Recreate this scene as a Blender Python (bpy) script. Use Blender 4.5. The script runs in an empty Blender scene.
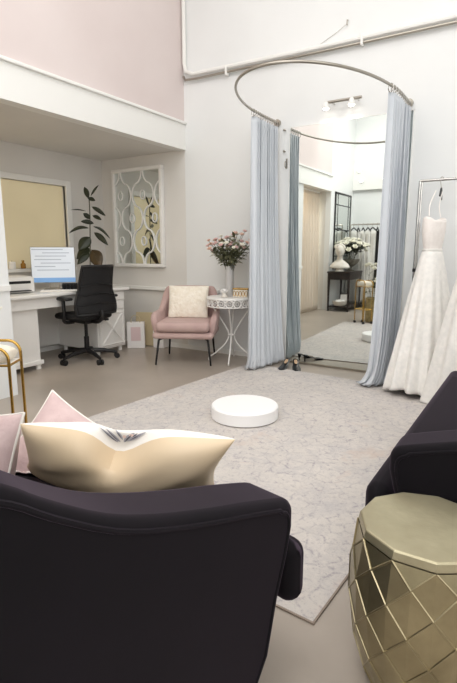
import bpy, bmesh, math, random
from mathutils import Vector, Matrix, Euler
PI = math.pi
rnd = random.Random(7)
SC = bpy.context.scene
COL = SC.collection

# ------------------------------------------------------------------ helpers
def lin(c):
    out = []
    for v in c:
        v = v / 255.0
        out.append(v / 12.92 if v <= 0.04045 else ((v + 0.055) / 1.055) ** 2.4)
    return out + [1.0]

def mat(name, c, rough=0.5, metal=0.0, c2=None, scale=8.0, bump=0.0, bscale=60.0, sheen=0.0,
        sheen_tint=None, emit=0.0, trans=0.0, alpha=1.0, ior=1.45, coat=0.0, spec=0.5, detail=4.0, sss=0.0):
    m = bpy.data.materials.new(name)
    m.use_nodes = True
    nt = m.node_tree
    b = nt.nodes['Principled BSDF']
    b.inputs['Base Color'].default_value = lin(c)
    b.inputs['Roughness'].default_value = rough
    b.inputs['Metallic'].default_value = metal
    b.inputs['Specular IOR Level'].default_value = spec
    b.inputs['IOR'].default_value = ior
    if sheen:
        b.inputs['Sheen Weight'].default_value = sheen
        b.inputs['Sheen Roughness'].default_value = 0.4
        b.inputs['Sheen Tint'].default_value = lin(sheen_tint or c)
    if trans:
        b.inputs['Transmission Weight'].default_value = trans
    if alpha < 1:
        b.inputs['Alpha'].default_value = alpha
    if coat:
        b.inputs['Coat Weight'].default_value = coat
    if emit:
        b.inputs['Emission Color'].default_value = lin(c)
        b.inputs['Emission Strength'].default_value = emit
    if c2 is not None or bump:
        tc = nt.nodes.new('ShaderNodeTexCoord')
    if c2 is not None:
        n = nt.nodes.new('ShaderNodeTexNoise')
        n.inputs['Scale'].default_value = scale
        n.inputs['Detail'].default_value = detail
        r = nt.nodes.new('ShaderNodeValToRGB')
        r.color_ramp.elements[0].position = 0.35
        r.color_ramp.elements[1].position = 0.65
        r.color_ramp.elements[0].color = lin(c)
        r.color_ramp.elements[1].color = lin(c2)
        nt.links.new(tc.outputs['Object'], n.inputs['Vector'])
        nt.links.new(n.outputs['Fac'], r.inputs['Fac'])
        nt.links.new(r.outputs['Color'], b.inputs['Base Color'])
    if bump:
        n2 = nt.nodes.new('ShaderNodeTexNoise')
        n2.inputs['Scale'].default_value = bscale
        n2.inputs['Detail'].default_value = 3
        bp = nt.nodes.new('ShaderNodeBump')
        bp.inputs['Strength'].default_value = bump
        bp.inputs['Distance'].default_value = 0.01
        nt.links.new(tc.outputs['Object'], n2.inputs['Vector'])
        nt.links.new(n2.outputs['Fac'], bp.inputs['Height'])
        nt.links.new(bp.outputs['Normal'], b.inputs['Normal'])
    return m

def box(bm, x0, x1, y0, y1, z0, z1, M=None):
    P = [(x0, y0, z0), (x1, y0, z0), (x1, y1, z0), (x0, y1, z0), (x0, y0, z1), (x1, y0, z1), (x1, y1, z1), (x0, y1, z1)]
    v = [bm.verts.new(M @ Vector(p) if M else p) for p in P]
    for f in ((3, 2, 1, 0), (4, 5, 6, 7), (0, 1, 5, 4), (1, 2, 6, 5), (2, 3, 7, 6), (3, 0, 4, 7)):
        bm.faces.new([v[i] for i in f])
    return v

def tube(bm, pts, r, n=8, closed=False, radii=None):
    pts = [Vector(p) for p in pts]
    N = len(pts)
    T = []
    for i in range(N):
        if closed:
            t = pts[(i + 1) % N] - pts[i - 1]
        else:
            t = pts[min(i + 1, N - 1)] - pts[max(i - 1, 0)]
        T.append(t.normalized())
    a = Vector((0, 0, 1)) if abs(T[0].z) < 0.9 else Vector((1, 0, 0))
    u = (a - T[0] * a.dot(T[0])).normalized()
    rings = []
    for i in range(N):
        u = (u - T[i] * u.dot(T[i]))
        u = u.normalized() if u.length > 1e-6 else T[i].orthogonal().normalized()
        w = T[i].cross(u)
        rr = radii[i] if radii else r
        rings.append([bm.verts.new(pts[i] + (u * math.cos(2 * PI * k / n) + w * math.sin(2 * PI * k / n)) * rr) for k in range(n)])
    M = N if closed else N - 1
    for i in range(M):
        A, B = rings[i], rings[(i + 1) % N]
        for k in range(n):
            bm.faces.new((A[k], A[(k + 1) % n], B[(k + 1) % n], B[k]))
    if not closed:
        bm.faces.new(rings[0][::-1])
        bm.faces.new(rings[-1])

def lathe(bm, prof, n=24, c=(0, 0, 0), f=None, cap=True):
    rings = []
    for (r, z) in prof:
        ring = []
        for k in range(n):
            a = 2 * PI * k / n
            rr = r * (f(a, z) if f else 1)
            ring.append(bm.verts.new((c[0] + rr * math.cos(a), c[1] + rr * math.sin(a), c[2] + z)))
        rings.append(ring)
    for A, B in zip(rings, rings[1:]):
        for k in range(n):
            bm.faces.new((A[k], A[(k + 1) % n], B[(k + 1) % n], B[k]))
    if cap:
        bm.faces.new(rings[0][::-1])
        bm.faces.new(rings[-1])

def ellipsoid(bm, c, rx, ry, rz, R=None, nu=12, nv=8):
    M = Matrix.Translation(c) @ (R.to_4x4() if R else Matrix()) @ Matrix.Diagonal((rx, ry, rz, 1))
    bmesh.ops.create_uvsphere(bm, u_segments=nu, v_segments=nv, radius=1, matrix=M)

def sheet(bm, f, nu, nv, wrapu=False):
    V = [[bm.verts.new(f(i / (nu if wrapu else nu - 1), j / (nv - 1))) for j in range(nv)] for i in range(nu)]
    F = []
    for i in range(nu if wrapu else nu - 1):
        for j in range(nv - 1):
            k = (i + 1) % nu
            F.append(bm.faces.new((V[i][j], V[k][j], V[k][j + 1], V[i][j + 1])))
    return V, F

def prism(bm, pts, fn, t0, t1):
    """closed 2D outline pts, fn(a,b,t)->xyz, extruded between t0 and t1"""
    A = [bm.verts.new(fn(a, b, t0)) for a, b in pts]
    B = [bm.verts.new(fn(a, b, t1)) for a, b in pts]
    n = len(pts)
    bm.faces.new(A[::-1])
    bm.faces.new(B)
    for i in range(n):
        bm.faces.new((A[i], A[(i + 1) % n], B[(i + 1) % n], B[i]))

def obj(name, bm, m, parent=None, loc=(0, 0, 0), rotz=0, smooth=True, bevel=0, seg=2, sub=0, solid=0, ang=0.7):
    bmesh.ops.recalc_face_normals(bm, faces=bm.faces[:])
    me = bpy.data.meshes.new(name)
    bm.to_mesh(me)
    bm.free()
    for mm in (m if isinstance(m, (list, tuple)) else [m]):
        me.materials.append(mm)
    if smooth:
        me.polygons.foreach_set('use_smooth', [True] * len(me.polygons))
        if not sub:
            me.set_sharp_from_angle(angle=ang)
    o = bpy.data.objects.new(name, me)
    COL.objects.link(o)
    o.location = loc
    o.rotation_euler = (0, 0, rotz)
    if parent:
        o.parent = parent
    if solid:
        s = o.modifiers.new('solid', 'SOLIDIFY')
        s.thickness = solid
        s.offset = 0
    if bevel:
        b = o.modifiers.new('bevel', 'BEVEL')
        b.width = bevel
        b.segments = seg
        b.limit_method = 'ANGLE'
        b.angle_limit = 0.6
        b.harden_normals = False
    if sub:
        s = o.modifiers.new('sub', 'SUBSURF')
        s.levels = sub
        s.render_levels = sub
    return o

def thing(name, label, cat, loc=(0, 0, 0), rotz=0, group=None):
    o = bpy.data.objects.new(name, None)
    o.empty_display_size = 0.1
    COL.objects.link(o)
    o.location = loc
    o.rotation_euler = (0, 0, rotz)
    return tag(o, label, cat, group)

def tag(o, label, cat, group=None):
    o['label'] = label
    o['category'] = cat
    if group:
        o['group'] = group
    return o

def struct(name, bm, m, label=None, **k):
    o = obj(name, bm, m, **k)
    o['kind'] = 'structure'
    if label:
        o['label'] = label
        o['category'] = name.split('_')[0]
    return o

def dup(root, loc, rotz=None, label=None, group=None):
    r = root.copy()
    COL.objects.link(r)
    r.location = loc
    if rotz is not None:
        r.rotation_euler = (0, 0, rotz)
    if label:
        r['label'] = label
    if group:
        r['group'] = group
    for ch in list(root.children):
        c = ch.copy()
        COL.objects.link(c)
        c.parent = r
        for g in list(ch.children):
            d = g.copy()
            COL.objects.link(d)
            d.parent = c
    return r

def NB():
    return bmesh.new()

def arc(cx, cy, r, a0, a1, n):
    return [(cx + r * math.cos(a0 + (a1 - a0) * i / n), cy + r * math.sin(a0 + (a1 - a0) * i / n)) for i in range(n + 1)]

def smooth_curve(P, n=8):
    """Catmull-Rom through points"""
    P = [Vector(p) for p in P]
    out = []
    for i in range(len(P) - 1):
        p0 = P[max(i - 1, 0)]; p1 = P[i]; p2 = P[i + 1]; p3 = P[min(i + 2, len(P) - 1)]
        for k in range(n):
            t = k / n
            out.append(0.5 * ((2 * p1) + (p2 - p0) * t + (2 * p0 - 5 * p1 + 4 * p2 - p3) * t * t + (3 * p1 - p0 - 3 * p2 + p3) * t ** 3))
    out.append(P[-1])
    return out

# ------------------------------------------------------------------ materials
M = {}
M['wall'] = mat('wall_paint', (226, 227, 226), 0.6, c2=(230, 231, 230), scale=1.5, bump=0.03, bscale=90)
M['pink_wall'] = mat('pink_paint', (214, 201, 198), 0.6, c2=(219, 207, 204), scale=1.2)
M['trim'] = mat('white_trim', (234, 233, 229), 0.4)
M['alcove'] = mat('alcove_paint', (218, 215, 210), 0.6, c2=(222, 219, 214), scale=2)
M['ceiling'] = mat('ceiling_paint', (235, 233, 230), 0.7)
M['beige_glass_glow'] = mat('frosted_glass_glow', (222, 208, 172), 0.25, c2=(206, 192, 156), scale=1.2, detail=1, emit=.16)  # emission added to brighten the pane; nothing shines behind it
M['white'] = mat('white_lacquer', (236, 234, 230), 0.35)
M['whitemat'] = mat('white_matte', (238, 236, 233), 0.6)
M['chrome'] = mat('chrome', (200, 198, 194), 0.18, 1.0)
M['steel'] = mat('brushed_nickel', (172, 166, 156), 0.3, 1.0)
M['black'] = mat('black_plastic', (24, 23, 24), 0.45)
M['mesh'] = mat('black_mesh_fabric', (22, 21, 22), 0.75, bump=0.2, bscale=400)
M['iron'] = mat('black_iron', (22, 20, 20), 0.4, 0.3)
M['darkwood'] = mat('black_stained_wood', (34, 27, 25), 0.35, c2=(46, 36, 32), scale=12)
M['gold'] = mat('brushed_gold', (196, 158, 84), 0.25, 1.0)
M['glassy'] = mat('mirror_glass', (236, 241, 238), 0.015, 1.0)
M['glassy2'] = mat('mirror_glass_clear', (228, 232, 229), 0.03, 1.0)
M['velvet'] = mat('plum_velvet', (16, 13, 17), 0.85, c2=(13, 11, 14), scale=5, sheen=0.32, sheen_tint=(150, 130, 152), spec=0.2)
M['pinkvelvet'] = mat('dusty_pink_velvet', (182, 155, 150), 0.8, c2=(192, 166, 160), scale=5, sheen=0.3, sheen_tint=(245, 225, 222), spec=0.2)
M['fur'] = mat('cream_faux_fur', (232, 222, 205), 0.9, c2=(242, 235, 222), scale=25, bump=0.9, bscale=45, spec=0.1)
M['beige_sat'] = mat('beige_satin', (208, 186, 155), 0.42, c2=(214, 193, 164), scale=4, sheen=0.25, bump=0.12, bscale=9)
M['white_linen'] = mat('white_linen', (230, 225, 218), 0.8, bump=0.05, bscale=300)
M['pinkplush'] = mat('pale_pink_plush', (192, 168, 167), 0.9, c2=(203, 181, 179), scale=14, sheen=0.4, sheen_tint=(255, 245, 243), bump=0.25, bscale=90, spec=0.1)
M['blue_curtain'] = mat('pale_blue_satin', (211, 216, 222), 0.45, c2=(217, 221, 226), scale=3, sheen=0.3)
M['beige_curtain'] = mat('cream_drape', (234, 223, 209), 0.7, sheen=0.2)
M['gown'] = mat('ivory_lace', (238, 235, 230), 0.7, c2=(228, 226, 222), scale=26, bump=0.35, bscale=70, sheen=0.2)
M['nude'] = mat('nude_tulle', (236, 229, 224), 0.7, c2=(242, 236, 231), scale=30, bump=0.3, bscale=90)
M['leaf'] = mat('dark_green_leaf', (38, 44, 32), 0.3, c2=(52, 58, 38), scale=8)
M['leaf_brown'] = mat('bronze_leaf', (60, 50, 32), 0.35, c2=(84, 66, 40), scale=10)
M['leaf2'] = mat('sage_leaf', (92, 98, 70), 0.5, c2=(126, 126, 98), scale=14)
M['stem'] = mat('green_stem', (74, 74, 52), 0.5)
M['petal_pink'] = mat('pink_petal', (214, 170, 166), 0.6, c2=(230, 198, 192), scale=25)
M['petal_peach'] = mat('peach_petal', (218, 174, 152), 0.6, c2=(232, 200, 182), scale=25)
M['petal_white'] = mat('white_petal', (240, 236, 224), 0.6, c2=(232, 230, 212), scale=25)
M['frost'] = mat('frosted_white_glass', (232, 230, 228), 0.35, trans=0.35)
M['clear'] = mat('clear_acrylic', (245, 248, 247), 0.05, trans=0.95, ior=1.3)
M['stone'] = mat('plaster', (225, 220, 212), 0.7, c2=(214, 208, 198), scale=14)
M['urn'] = mat('grey_urn', (128, 124, 114), 0.6, c2=(98, 94, 84), scale=16)
M['basket'] = mat('gold_weave', (176, 158, 112), 0.5, c2=(140, 122, 80), scale=20, bump=0.5, bscale=60)
M['kraft'] = mat('kraft_board', (188, 172, 138), 0.7)
M['paper'] = mat('white_paper', (236, 233, 230), 0.7)
M['pinkcard'] = mat('pink_card', (222, 198, 198), 0.7)
M['bluebar'] = mat('screen_blue', (120, 160, 206), 0.4, emit=0.3)
M['screen'] = mat('screen_white', (206, 212, 220), 0.3, emit=0.3)
M['screen_line'] = mat('screen_grey', (150, 160, 174), 0.4, emit=0.15)
M['bulb'] = mat('lamp_glow', (255, 248, 236), 0.4, emit=6.0)
M['shoe'] = mat('black_patent', (16, 15, 16), 0.2)
M['shoelining'] = mat('tan_lining', (190, 160, 128), 0.6)
M['ink'] = mat('print_charcoal', (96, 94, 100), 0.8)
M['ink_mid'] = mat('print_grey', (166, 164, 170), 0.8)
M['ink_blush'] = mat('print_blush', (222, 196, 184), 0.8)
M['amber'] = mat('amber_glass', (190, 140, 60), 0.15, trans=0.4)
M['white_plinth'] = mat('white_plinth_paint', (244, 243, 242), 0.45)
M['binding'] = mat('rug_binding', (150, 136, 124), 0.85)

# let some light through the curtain cloth
def translucent(m, f, c):
    nt = m.node_tree
    b = nt.nodes['Principled BSDF']; o = nt.nodes['Material Output']
    tr = nt.nodes.new('ShaderNodeBsdfTranslucent'); tr.inputs['Color'].default_value = lin(c)
    mx = nt.nodes.new('ShaderNodeMixShader'); mx.inputs['Fac'].default_value = f
    nt.links.new(b.outputs['BSDF'], mx.inputs[1]); nt.links.new(tr.outputs['BSDF'], mx.inputs[2])
    nt.links.new(mx.outputs['Shader'], o.inputs['Surface'])
translucent(M['blue_curtain'], .15, (222, 228, 234))
translucent(M['beige_curtain'], .3, (236, 226, 212))
# polished concrete
def concrete():
    m = mat('polished_concrete', (170, 159, 148), 0.3, c2=(154, 144, 133), scale=1.3, detail=8, bump=0.02, bscale=40, spec=0.4)
    return m
M['floor'] = concrete()

# distressed rug
def rugmat():
    m = bpy.data.materials.new('distressed_rug')
    m.use_nodes = True
    nt = m.node_tree
    b = nt.nodes['Principled BSDF']
    b.inputs['Roughness'].default_value = 0.95
    b.inputs['Specular IOR Level'].default_value = 0.1
    tc = nt.nodes.new('ShaderNodeTexCoord')
    def noise(scale, det, rough=0.6, dist=0.0):
        n = nt.nodes.new('ShaderNodeTexNoise')
        n.inputs['Scale'].default_value = scale
        n.inputs['Detail'].default_value = det
        n.inputs['Roughness'].default_value = rough
        n.inputs['Distortion'].default_value = dist
        nt.links.new(tc.outputs['Object'], n.inputs['Vector'])
        return n
    def ramp(src, p0, p1, c0, c1):
        r = nt.nodes.new('ShaderNodeValToRGB')
        r.color_ramp.elements[0].position = p0
        r.color_ramp.elements[1].position = p1
        r.color_ramp.elements[0].color = c0
        r.color_ramp.elements[1].color = c1
        nt.links.new(src, r.inputs['Fac'])
        return r
    def mix(fac, a, bb):
        x = nt.nodes.new('ShaderNodeMix')
        x.data_type = 'RGBA'
        nt.links.new(fac, x.inputs['Factor'])
        for s, i in ((a, 6), (bb, 7)):
            if isinstance(s, (list, tuple)):
                x.inputs[i].default_value = s
            else:
                nt.links.new(s, x.inputs[i])
        return x
    base = ramp(noise(2.4, 8, .7).outputs['Fac'], 0.3, 0.7, lin((192, 186, 180)), lin((211, 204, 197)))
    k0, k1 = (0, 0, 0, 1), (1, 1, 1, 1)
    blue = ramp(noise(5.0, 10, 0.85, 0.3).outputs['Fac'], 0.46, 0.68, k0, k1)
    m1 = mix(blue.outputs['Color'], base.outputs['Color'], lin((179, 175, 175)))
    # ghost of an ornamental pattern, worn through
    vor = nt.nodes.new('ShaderNodeTexVoronoi')
    vor.inputs['Scale'].default_value = 15.0
    vor.feature = 'DISTANCE_TO_EDGE'
    nt.links.new(tc.outputs['Object'], vor.inputs['Vector'])
    ve = ramp(vor.outputs['Distance'], 0.02, 0.1, k1, k0)
    wear = ramp(noise(22, 8, 0.85).outputs['Fac'], 0.48, 0.6, k0, k1)
    mm = nt.nodes.new('ShaderNodeMath')
    mm.operation = 'MULTIPLY'
    nt.links.new(ve.outputs['Color'], mm.inputs[0])
    nt.links.new(wear.outputs['Color'], mm.inputs[1])
    m2 = mix(mm.outputs['Value'], m1.outputs[2], lin((160, 154, 158)))
    speck = ramp(noise(70, 6, 0.85).outputs['Fac'], 0.54, 0.66, k0, k1)
    m3 = mix(speck.outputs['Color'], m2.outputs[2], lin((166, 160, 162)))
    warm = ramp(noise(2.1, 6, 0.7, 0.4).outputs['Fac'], 0.58, 0.72, k0, k1)
    m4 = mix(warm.outputs['Color'], m3.outputs[2], lin((196, 180, 170)))
    nt.links.new(m4.outputs[2], b.inputs['Base Color'])
    bp = nt.nodes.new('ShaderNodeBump')
    bp.inputs['Strength'].default_value = 0.25
    bp.inputs['Distance'].default_value = 0.005
    nt.links.new(noise(160, 3).outputs['Fac'], bp.inputs['Height'])
    nt.links.new(bp.outputs['Normal'], b.inputs['Normal'])
    return m
M['rug'] = rugmat()
# hammered champagne metal
M['champagne'] = mat('champagne_metal', (172, 161, 130), 0.3, 0.9, c2=(146, 136, 108), scale=9, bump=0.1, bscale=35, detail=6)
M['champagne_top'] = mat('champagne_metal_top', (182, 174, 146), 0.4, 0.8, c2=(166, 157, 130), scale=9, bump=0.12, bscale=28, detail=6)

# ------------------------------------------------------------------ camera
cd = bpy.data.cameras.new('camera')
cam = bpy.data.objects.new('camera', cd)
COL.objects.link(cam)
cam.location = (0, 0, 1.12)
cam.rotation_euler = (math.radians(90 - 10.6), 0, math.radians(32.2))
cd.sensor_fit = 'VERTICAL'
cd.sensor_height = 36.0
cd.lens = 487.0 / 683.0 * 36.0
cd.clip_start = 0.05
SC.camera = cam

# ------------------------------------------------------------------ room shell
D = 4.436      # back wall
XL = -3.35     # pink wall plane
XA = -4.62     # alcove wall plane
YR = -1.27     # rear wall
XR = 3.2       # right wall
ZC = 4.6
ZS = 2.18      # soffit
bm = NB(); box(bm, XA - .1, XR + .1, YR - .1, D + .1, -.1, 0); struct('floor', bm, M['floor'], smooth=False)
bm = NB(); box(bm, XL - .1, XR + .1, YR - .1, D + .1, ZC, ZC + .1); struct('ceiling', bm, M['ceiling'], smooth=False)
bm = NB(); box(bm, XL, XR + .1, D, D + .1, 0, ZC); box(bm, XL - .1, XL, D, D + .1, ZS, ZC); struct('wall_back', bm, M['wall'], smooth=False)
bm = NB(); box(bm, XA - .1, XL, D, D + .1, 0, ZS + .1); struct('wall_alcove', bm, M['alcove'], smooth=False)
bm = NB(); box(bm, XR, XR + .1, YR, D, 0, ZC); struct('wall_right', bm, M['wall'], smooth=False)
bm = NB(); box(bm, XL - .1, XR, YR - .1, YR, 0, ZC); struct('wall_rear', bm, M['wall'], smooth=False)
# left wall: pink above, white behind the opening
bm = NB(); box(bm, XL - .1, XL, -.02, D, 2.44, ZC); struct('wall_left', bm, M['pink_wall'], smooth=False)
bm = NB(); box(bm, XL - .1, XL, YR, -.02, 0, ZC); struct('wall_left_white', bm, M['wall'], smooth=False)
bm = NB(); box(bm, XL - .1, XL + .012, -.02, D, ZS, 2.44); struct('trim_1', bm, M['trim'], smooth=False)
bm = NB(); box(bm, XL - .02, XL + .035, -.02, D, 2.435, 2.462); struct('trim_2', bm, M['trim'], smooth=False, bevel=.006)
bm = NB(); box(bm, XA - .1, XL - .1, -.02, D, ZS + .005, ZS + .1); struct('ceiling_alcove', bm, M['alcove'], smooth=False)
# pillar / partition with dado at the left edge of the picture
bm = NB(); box(bm, XL - .13, XL - .03, 1.16, 2.25, 0, ZS); struct('wall_partition', bm, M['wall'], smooth=False)
bm = NB(); box(bm, XL - .03, XL - .012, 1.16, 2.25, .82, .86); struct('trim_3', bm, M['trim'], smooth=False)
# alcove far wall with an internal frosted window
WY0, WY1, WZ0, WZ1 = 2.3, 3.86, 0.93, 1.83
bm = NB()
box(bm, XA - .1, XA, -.02, WY0, 0, ZS + .05); box(bm, XA - .1, XA, WY1, D, 0, ZS + .05)
box(bm, XA - .1, XA, WY0, WY1, 0, WZ0); box(bm, XA - .1, XA, WY0, WY1, WZ1, ZS + .05)
struct('wall_alcove_left', bm, M['alcove'], smooth=False)
bm = NB(); box(bm, XA - .1, XL - .1, -.12, -.02, 0, ZS + .1); struct('wall_alcove_rear', bm, M['alcove'], smooth=False)
bm = NB()
box(bm, XA - .03, XA + .025, WY1, WY1 + .07, WZ0 - .03, WZ1 + .06); box(bm, XA - .03, XA + .025, WY0 - .07, WY0, WZ0 - .03, WZ1 + .06)
box(bm, XA - .03, XA + .025, WY0, WY1, WZ1, WZ1 + .06)
w1 = struct('window_1', bm, M['trim'], smooth=False, bevel=.004)
bm = NB(); box(bm, XA - .06, XA - .045, WY0, WY1, WZ0, WZ1); obj('pane', bm, M['beige_glass_glow'], w1, smooth=False)
bm = NB(); box(bm, XA - .05, XA + .06, WY0 - .07, WY1 + .07, WZ0 - .035, WZ0); obj('sill', bm, M['trim'], w1, smooth=False, bevel=.004)
# dado rail and skirting on the back wall
bm = NB(); box(bm, XA, -2.9, D - .045, D, .66, .70); struct('trim_4', bm, M['trim'], smooth=False, bevel=.006)
bm = NB(); box(bm, XA, -2.12, D - .012, D, 0, .05); struct('baseboard_back', bm, M['trim'], smooth=False)
bm = NB(); box(bm, XA, XA + .012, .0, D - .02, 0, .05); struct('baseboard_left', bm, M['trim'], smooth=False)
# rear wall fascia seen in the mirror
bm = NB(); box(bm, XL, XR, YR, YR + .07, 2.31, 2.76); struct('trim_5', bm, M['trim'], smooth=False, bevel=.005)
# ------------------------------------------------------------------ conduit pipes along the wall top
t = thing('conduit_pipe', 'white painted conduit pipe running across the white wall above the curtain rail', 'pipe', (XL, D - .04, 2.9))
pp = [(.0, .015, 1.6), (.0, .015, .12), (.03, 0, .04), (.12, 0, .0), (.4, 0, -.004), (1.3, 0, -.02), (3.2, 0, -.03), (5.0, 0, -.03)]
bm = NB(); tube(bm, [(p[0] + .03, p[1], p[2]) for p in pp], .021, 8); obj('pipe', bm, M['trim'], t)
bm = NB(); tube(bm, [(.02, .01, .0), (.05, 0, -.04), (.2, .0, -.05), (.6, 0, -.052), (1.4, 0, -.06), (3.2, 0, -.07), (5.0, 0, -.07)], .012, 8); obj('cable', bm, M['steel'], t)
for x in (.55, 1.9, 3.6):
    bm = NB(); box(bm, x, x + .02, -.023, .038, -.085, .0); obj('clip', bm, M['trim'], t, smooth=False, bevel=.004)
t = thing('picture_wire', 'thin wire hanging from a small hook high on the white wall', 'wire', (-1.585, D, 3.02))
bm = NB(); tube(bm, [(0, -.02, 0), (-.1, -.006, -.045), (-.3, -.006, -.13)], .0016, 6); obj('wire', bm, M['steel'], t)
bm = NB(); tube(bm, [(0, 0, .035), (0, -.022, .03), (0, -.026, 0), (0, -.018, -.012)], .0045, 6); obj('hook', bm, M['steel'], t)

# ------------------------------------------------------------------ curved curtain rail
ZR = 2.31
RX0, RX1, RYC = -2.235, -1.03, 4.15
R0 = (RX1 - RX0) / 2
RXC = (RX0 + RX1) / 2
RB = 1.10
_pl = [Vector((RX0, D - .02, ZR))] + [Vector((RXC + R0 * math.cos(PI + PI * k / 120), RYC + RB * math.sin(PI + PI * k / 120), ZR)) for k in range(121)] + [Vector((RX1, D - .02, ZR))]
_cl = [0.0]
for a_, b_ in zip(_pl, _pl[1:]):
    _cl.append(_cl[-1] + (b_ - a_).length)
LRAIL = _cl[-1]
def rail_pt(s):
    """s: metres along the rail from its left wall end round to the right wall end"""
    s = max(0, min(LRAIL, s))
    for k in range(len(_cl) - 1):
        if s <= _cl[k + 1]:
            return _pl[k].lerp(_pl[k + 1], (s - _cl[k]) / max(1e-9, _cl[k + 1] - _cl[k]))
    return _pl[-1].copy()
t = thing('curtain_rail', 'curved chrome curtain rail projecting from the wall around the tall mirror', 'curtain rail', (RXC, D, ZR))
off = Vector((RXC, D, ZR))
bm = NB(); tube(bm, [rail_pt(LRAIL * i / 90) - off for i in range(91)], .0105, 10); obj('rail', bm, M['steel'], t)
for x in (RX0, RX1):
    bm = NB(); tube(bm, [(x - RXC, 0, 0), (x - RXC, -.025, 0)], .032, 16); obj('wall_flange', bm, M['steel'], t)

def curtain(name, label, s0, s1, b0, b1, folds, seed, flare=0.05, mid=None, toe=(0, 0)):
    """curtain hanging from the rail between s0..s1, gathered at the floor along b0..b1"""
    r = random.Random(seed)
    base = Vector(((b0[0] + b1[0]) / 2, (b0[1] + b1[1]) / 2, 0))
    t = thing(name, label, 'curtain', base, 0)
    ph = [r.uniform(-.35, .35) for _ in range(folds + 2)]
    am = [r.uniform(.7, 1.3) for _ in range(folds + 2)]
    H = ZR - .045
    def f(u, v):
        z = H * (1 - v)
        pt = rail_pt(s0 + (s1 - s0) * u)
        pb = Vector((b0[0] + (b1[0] - b0[0]) * u, b0[1] + (b1[1] - b0[1]) * u, 0))
        ss = v * v * (3 - 2 * v) if mid is None else v ** mid
        p = pt.lerp(pb, ss)
        dt = (rail_pt(s0 + (s1 - s0) * min(u + .02, 1)) - rail_pt(s0 + (s1 - s0) * max(u - .02, 0)))
        db = Vector((b1[0] - b0[0], b1[1] - b0[1], 0))
        tang = dt.normalized().lerp(db.normalized(), ss)
        nrm = Vector((-tang.y, tang.x, 0)).normalized()
        i = int(u * folds * .999)
        w = u * folds
        k = min(i, folds)
        a = (.026 + .016 * v) * (am[k] * (1 - (w - k)) + am[k + 1] * (w - k))
        wob = .25 * math.sin(3.1 * v + ph[k] * 6)
        p = p + nrm * a * math.sin(2 * PI * w + wob + ph[k] * .8) + nrm * .006 * math.sin(6 * PI * w + 5 * ph[k] + 2 * v) + tang * .012 * math.sin(4 * PI * w + v * 2 + ph[k])
        # puddle at the hem
        q = max(0, v - .93) / .07
        p = p + nrm * (.022 * q * math.sin(10 * PI * w + 3 * ph[k]) - toe[0] * q * q) + tang * toe[1] * q * q * (u - .5) * 2
        zz = z
        if v > .95:
            zz = max(.012 + .02 * abs(math.sin(5 * w + 7 * v)), z)
        return (p.x - base.x, p.y - base.y, zz)
    bm = NB(); sheet(bm, f, folds * 16, 48)
    obj('fabric', bm, M['blue_curtain'], t, solid=.004)
    # header tape with pinch pleats
    n = folds
    for i in range(n + 1):
        u = i / n
        p = rail_pt(s0 + (s1 - s0) * u) - base
        bm = NB()
        tg = (rail_pt(s0 + (s1 - s0) * u + .01) - rail_pt(s0 + (s1 - s0) * u - .01)).normalized()
        nn = Vector((-tg.y, tg.x, 0))
        pts = [p + nn * .019 * math.cos(a) + Vector((0, 0, -.016 + .030 * math.sin(a))) for a in [2 * PI * k / 14 for k in range(14)]]
        tube(bm, pts, .0036, 6, closed=True)
        obj('ring', bm, M['chrome'], t)
    return t
LT = LRAIL
curtain('blue_curtain', 'pale blue floor-length curtain on the left of the tall mirror', .03, .48, (-2.12, 4.36), (-2.19, 3.86), 10, 3, toe=(.03, .0), mid=2.0)
curtain('blue_curtain', 'pale blue floor-length curtain on the right, beside the white gown', LT - .52, LT - .03, (-1.10, 3.90), (-.955, 4.05), 9, 5, toe=(-.04, .05), mid=8)

# ------------------------------------------------------------------ tall wall mirror
MX0, MX1, MZ1 = -2.095, -.99, 2.248
t = thing('wall_mirror', 'tall frameless floor-to-top mirror on the wall between the blue curtains', 'mirror', ((MX0 + MX1) / 2, D - .012, 0))
hx = (MX1 - MX0) / 2
bm = NB(); box(bm, -hx, hx, -.006, .012, .022, MZ1); obj('glass', bm, M['glassy'], t, smooth=False)
bm = NB(); box(bm, -hx, hx, -.016, .012, .004, .022); obj('bottom_channel', bm, M['steel'], t, smooth=False)
bm = NB(); box(bm, -hx - .006, -hx, -.008, .012, .004, MZ1 + .006); box(bm, hx, hx + .006, -.008, .012, .004, MZ1 + .006); box(bm, -hx - .006, hx + .006, -.008, .012, MZ1, MZ1 + .006)
obj('edge_trim', bm, M['trim'], t, smooth=False)

# picture light over the mirror
t = thing('picture_light', 'white twin-spot light bar on the wall above the tall mirror', 'light', (-1.58, D, 2.40))
bm = NB(); tube(bm, [(-.16, -.075, 0), (.17, -.075, 0)], .013, 10); obj('bar', bm, M['steel'], t)
for x in (-.1, .12):
    bm = NB(); tube(bm, [(x, 0, 0), (x, -.075, 0)], .008, 8); obj('bracket', bm, M['trim'], t)
for x in (-.145, .085):
    bm = NB(); lathe(bm, [(.016, .0), (.024, -.02), (.03, -.055), (.028, -.055)], 16, (x, -.08, .006)); h = obj('spot_head', bm, M['trim'], t)
    bm = NB(); lathe(bm, [(.026, 0), (.024, -.008), (.012, -.013)], 14, (x, -.08, -.049)); obj('bulb', bm, M['bulb'], h)

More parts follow.
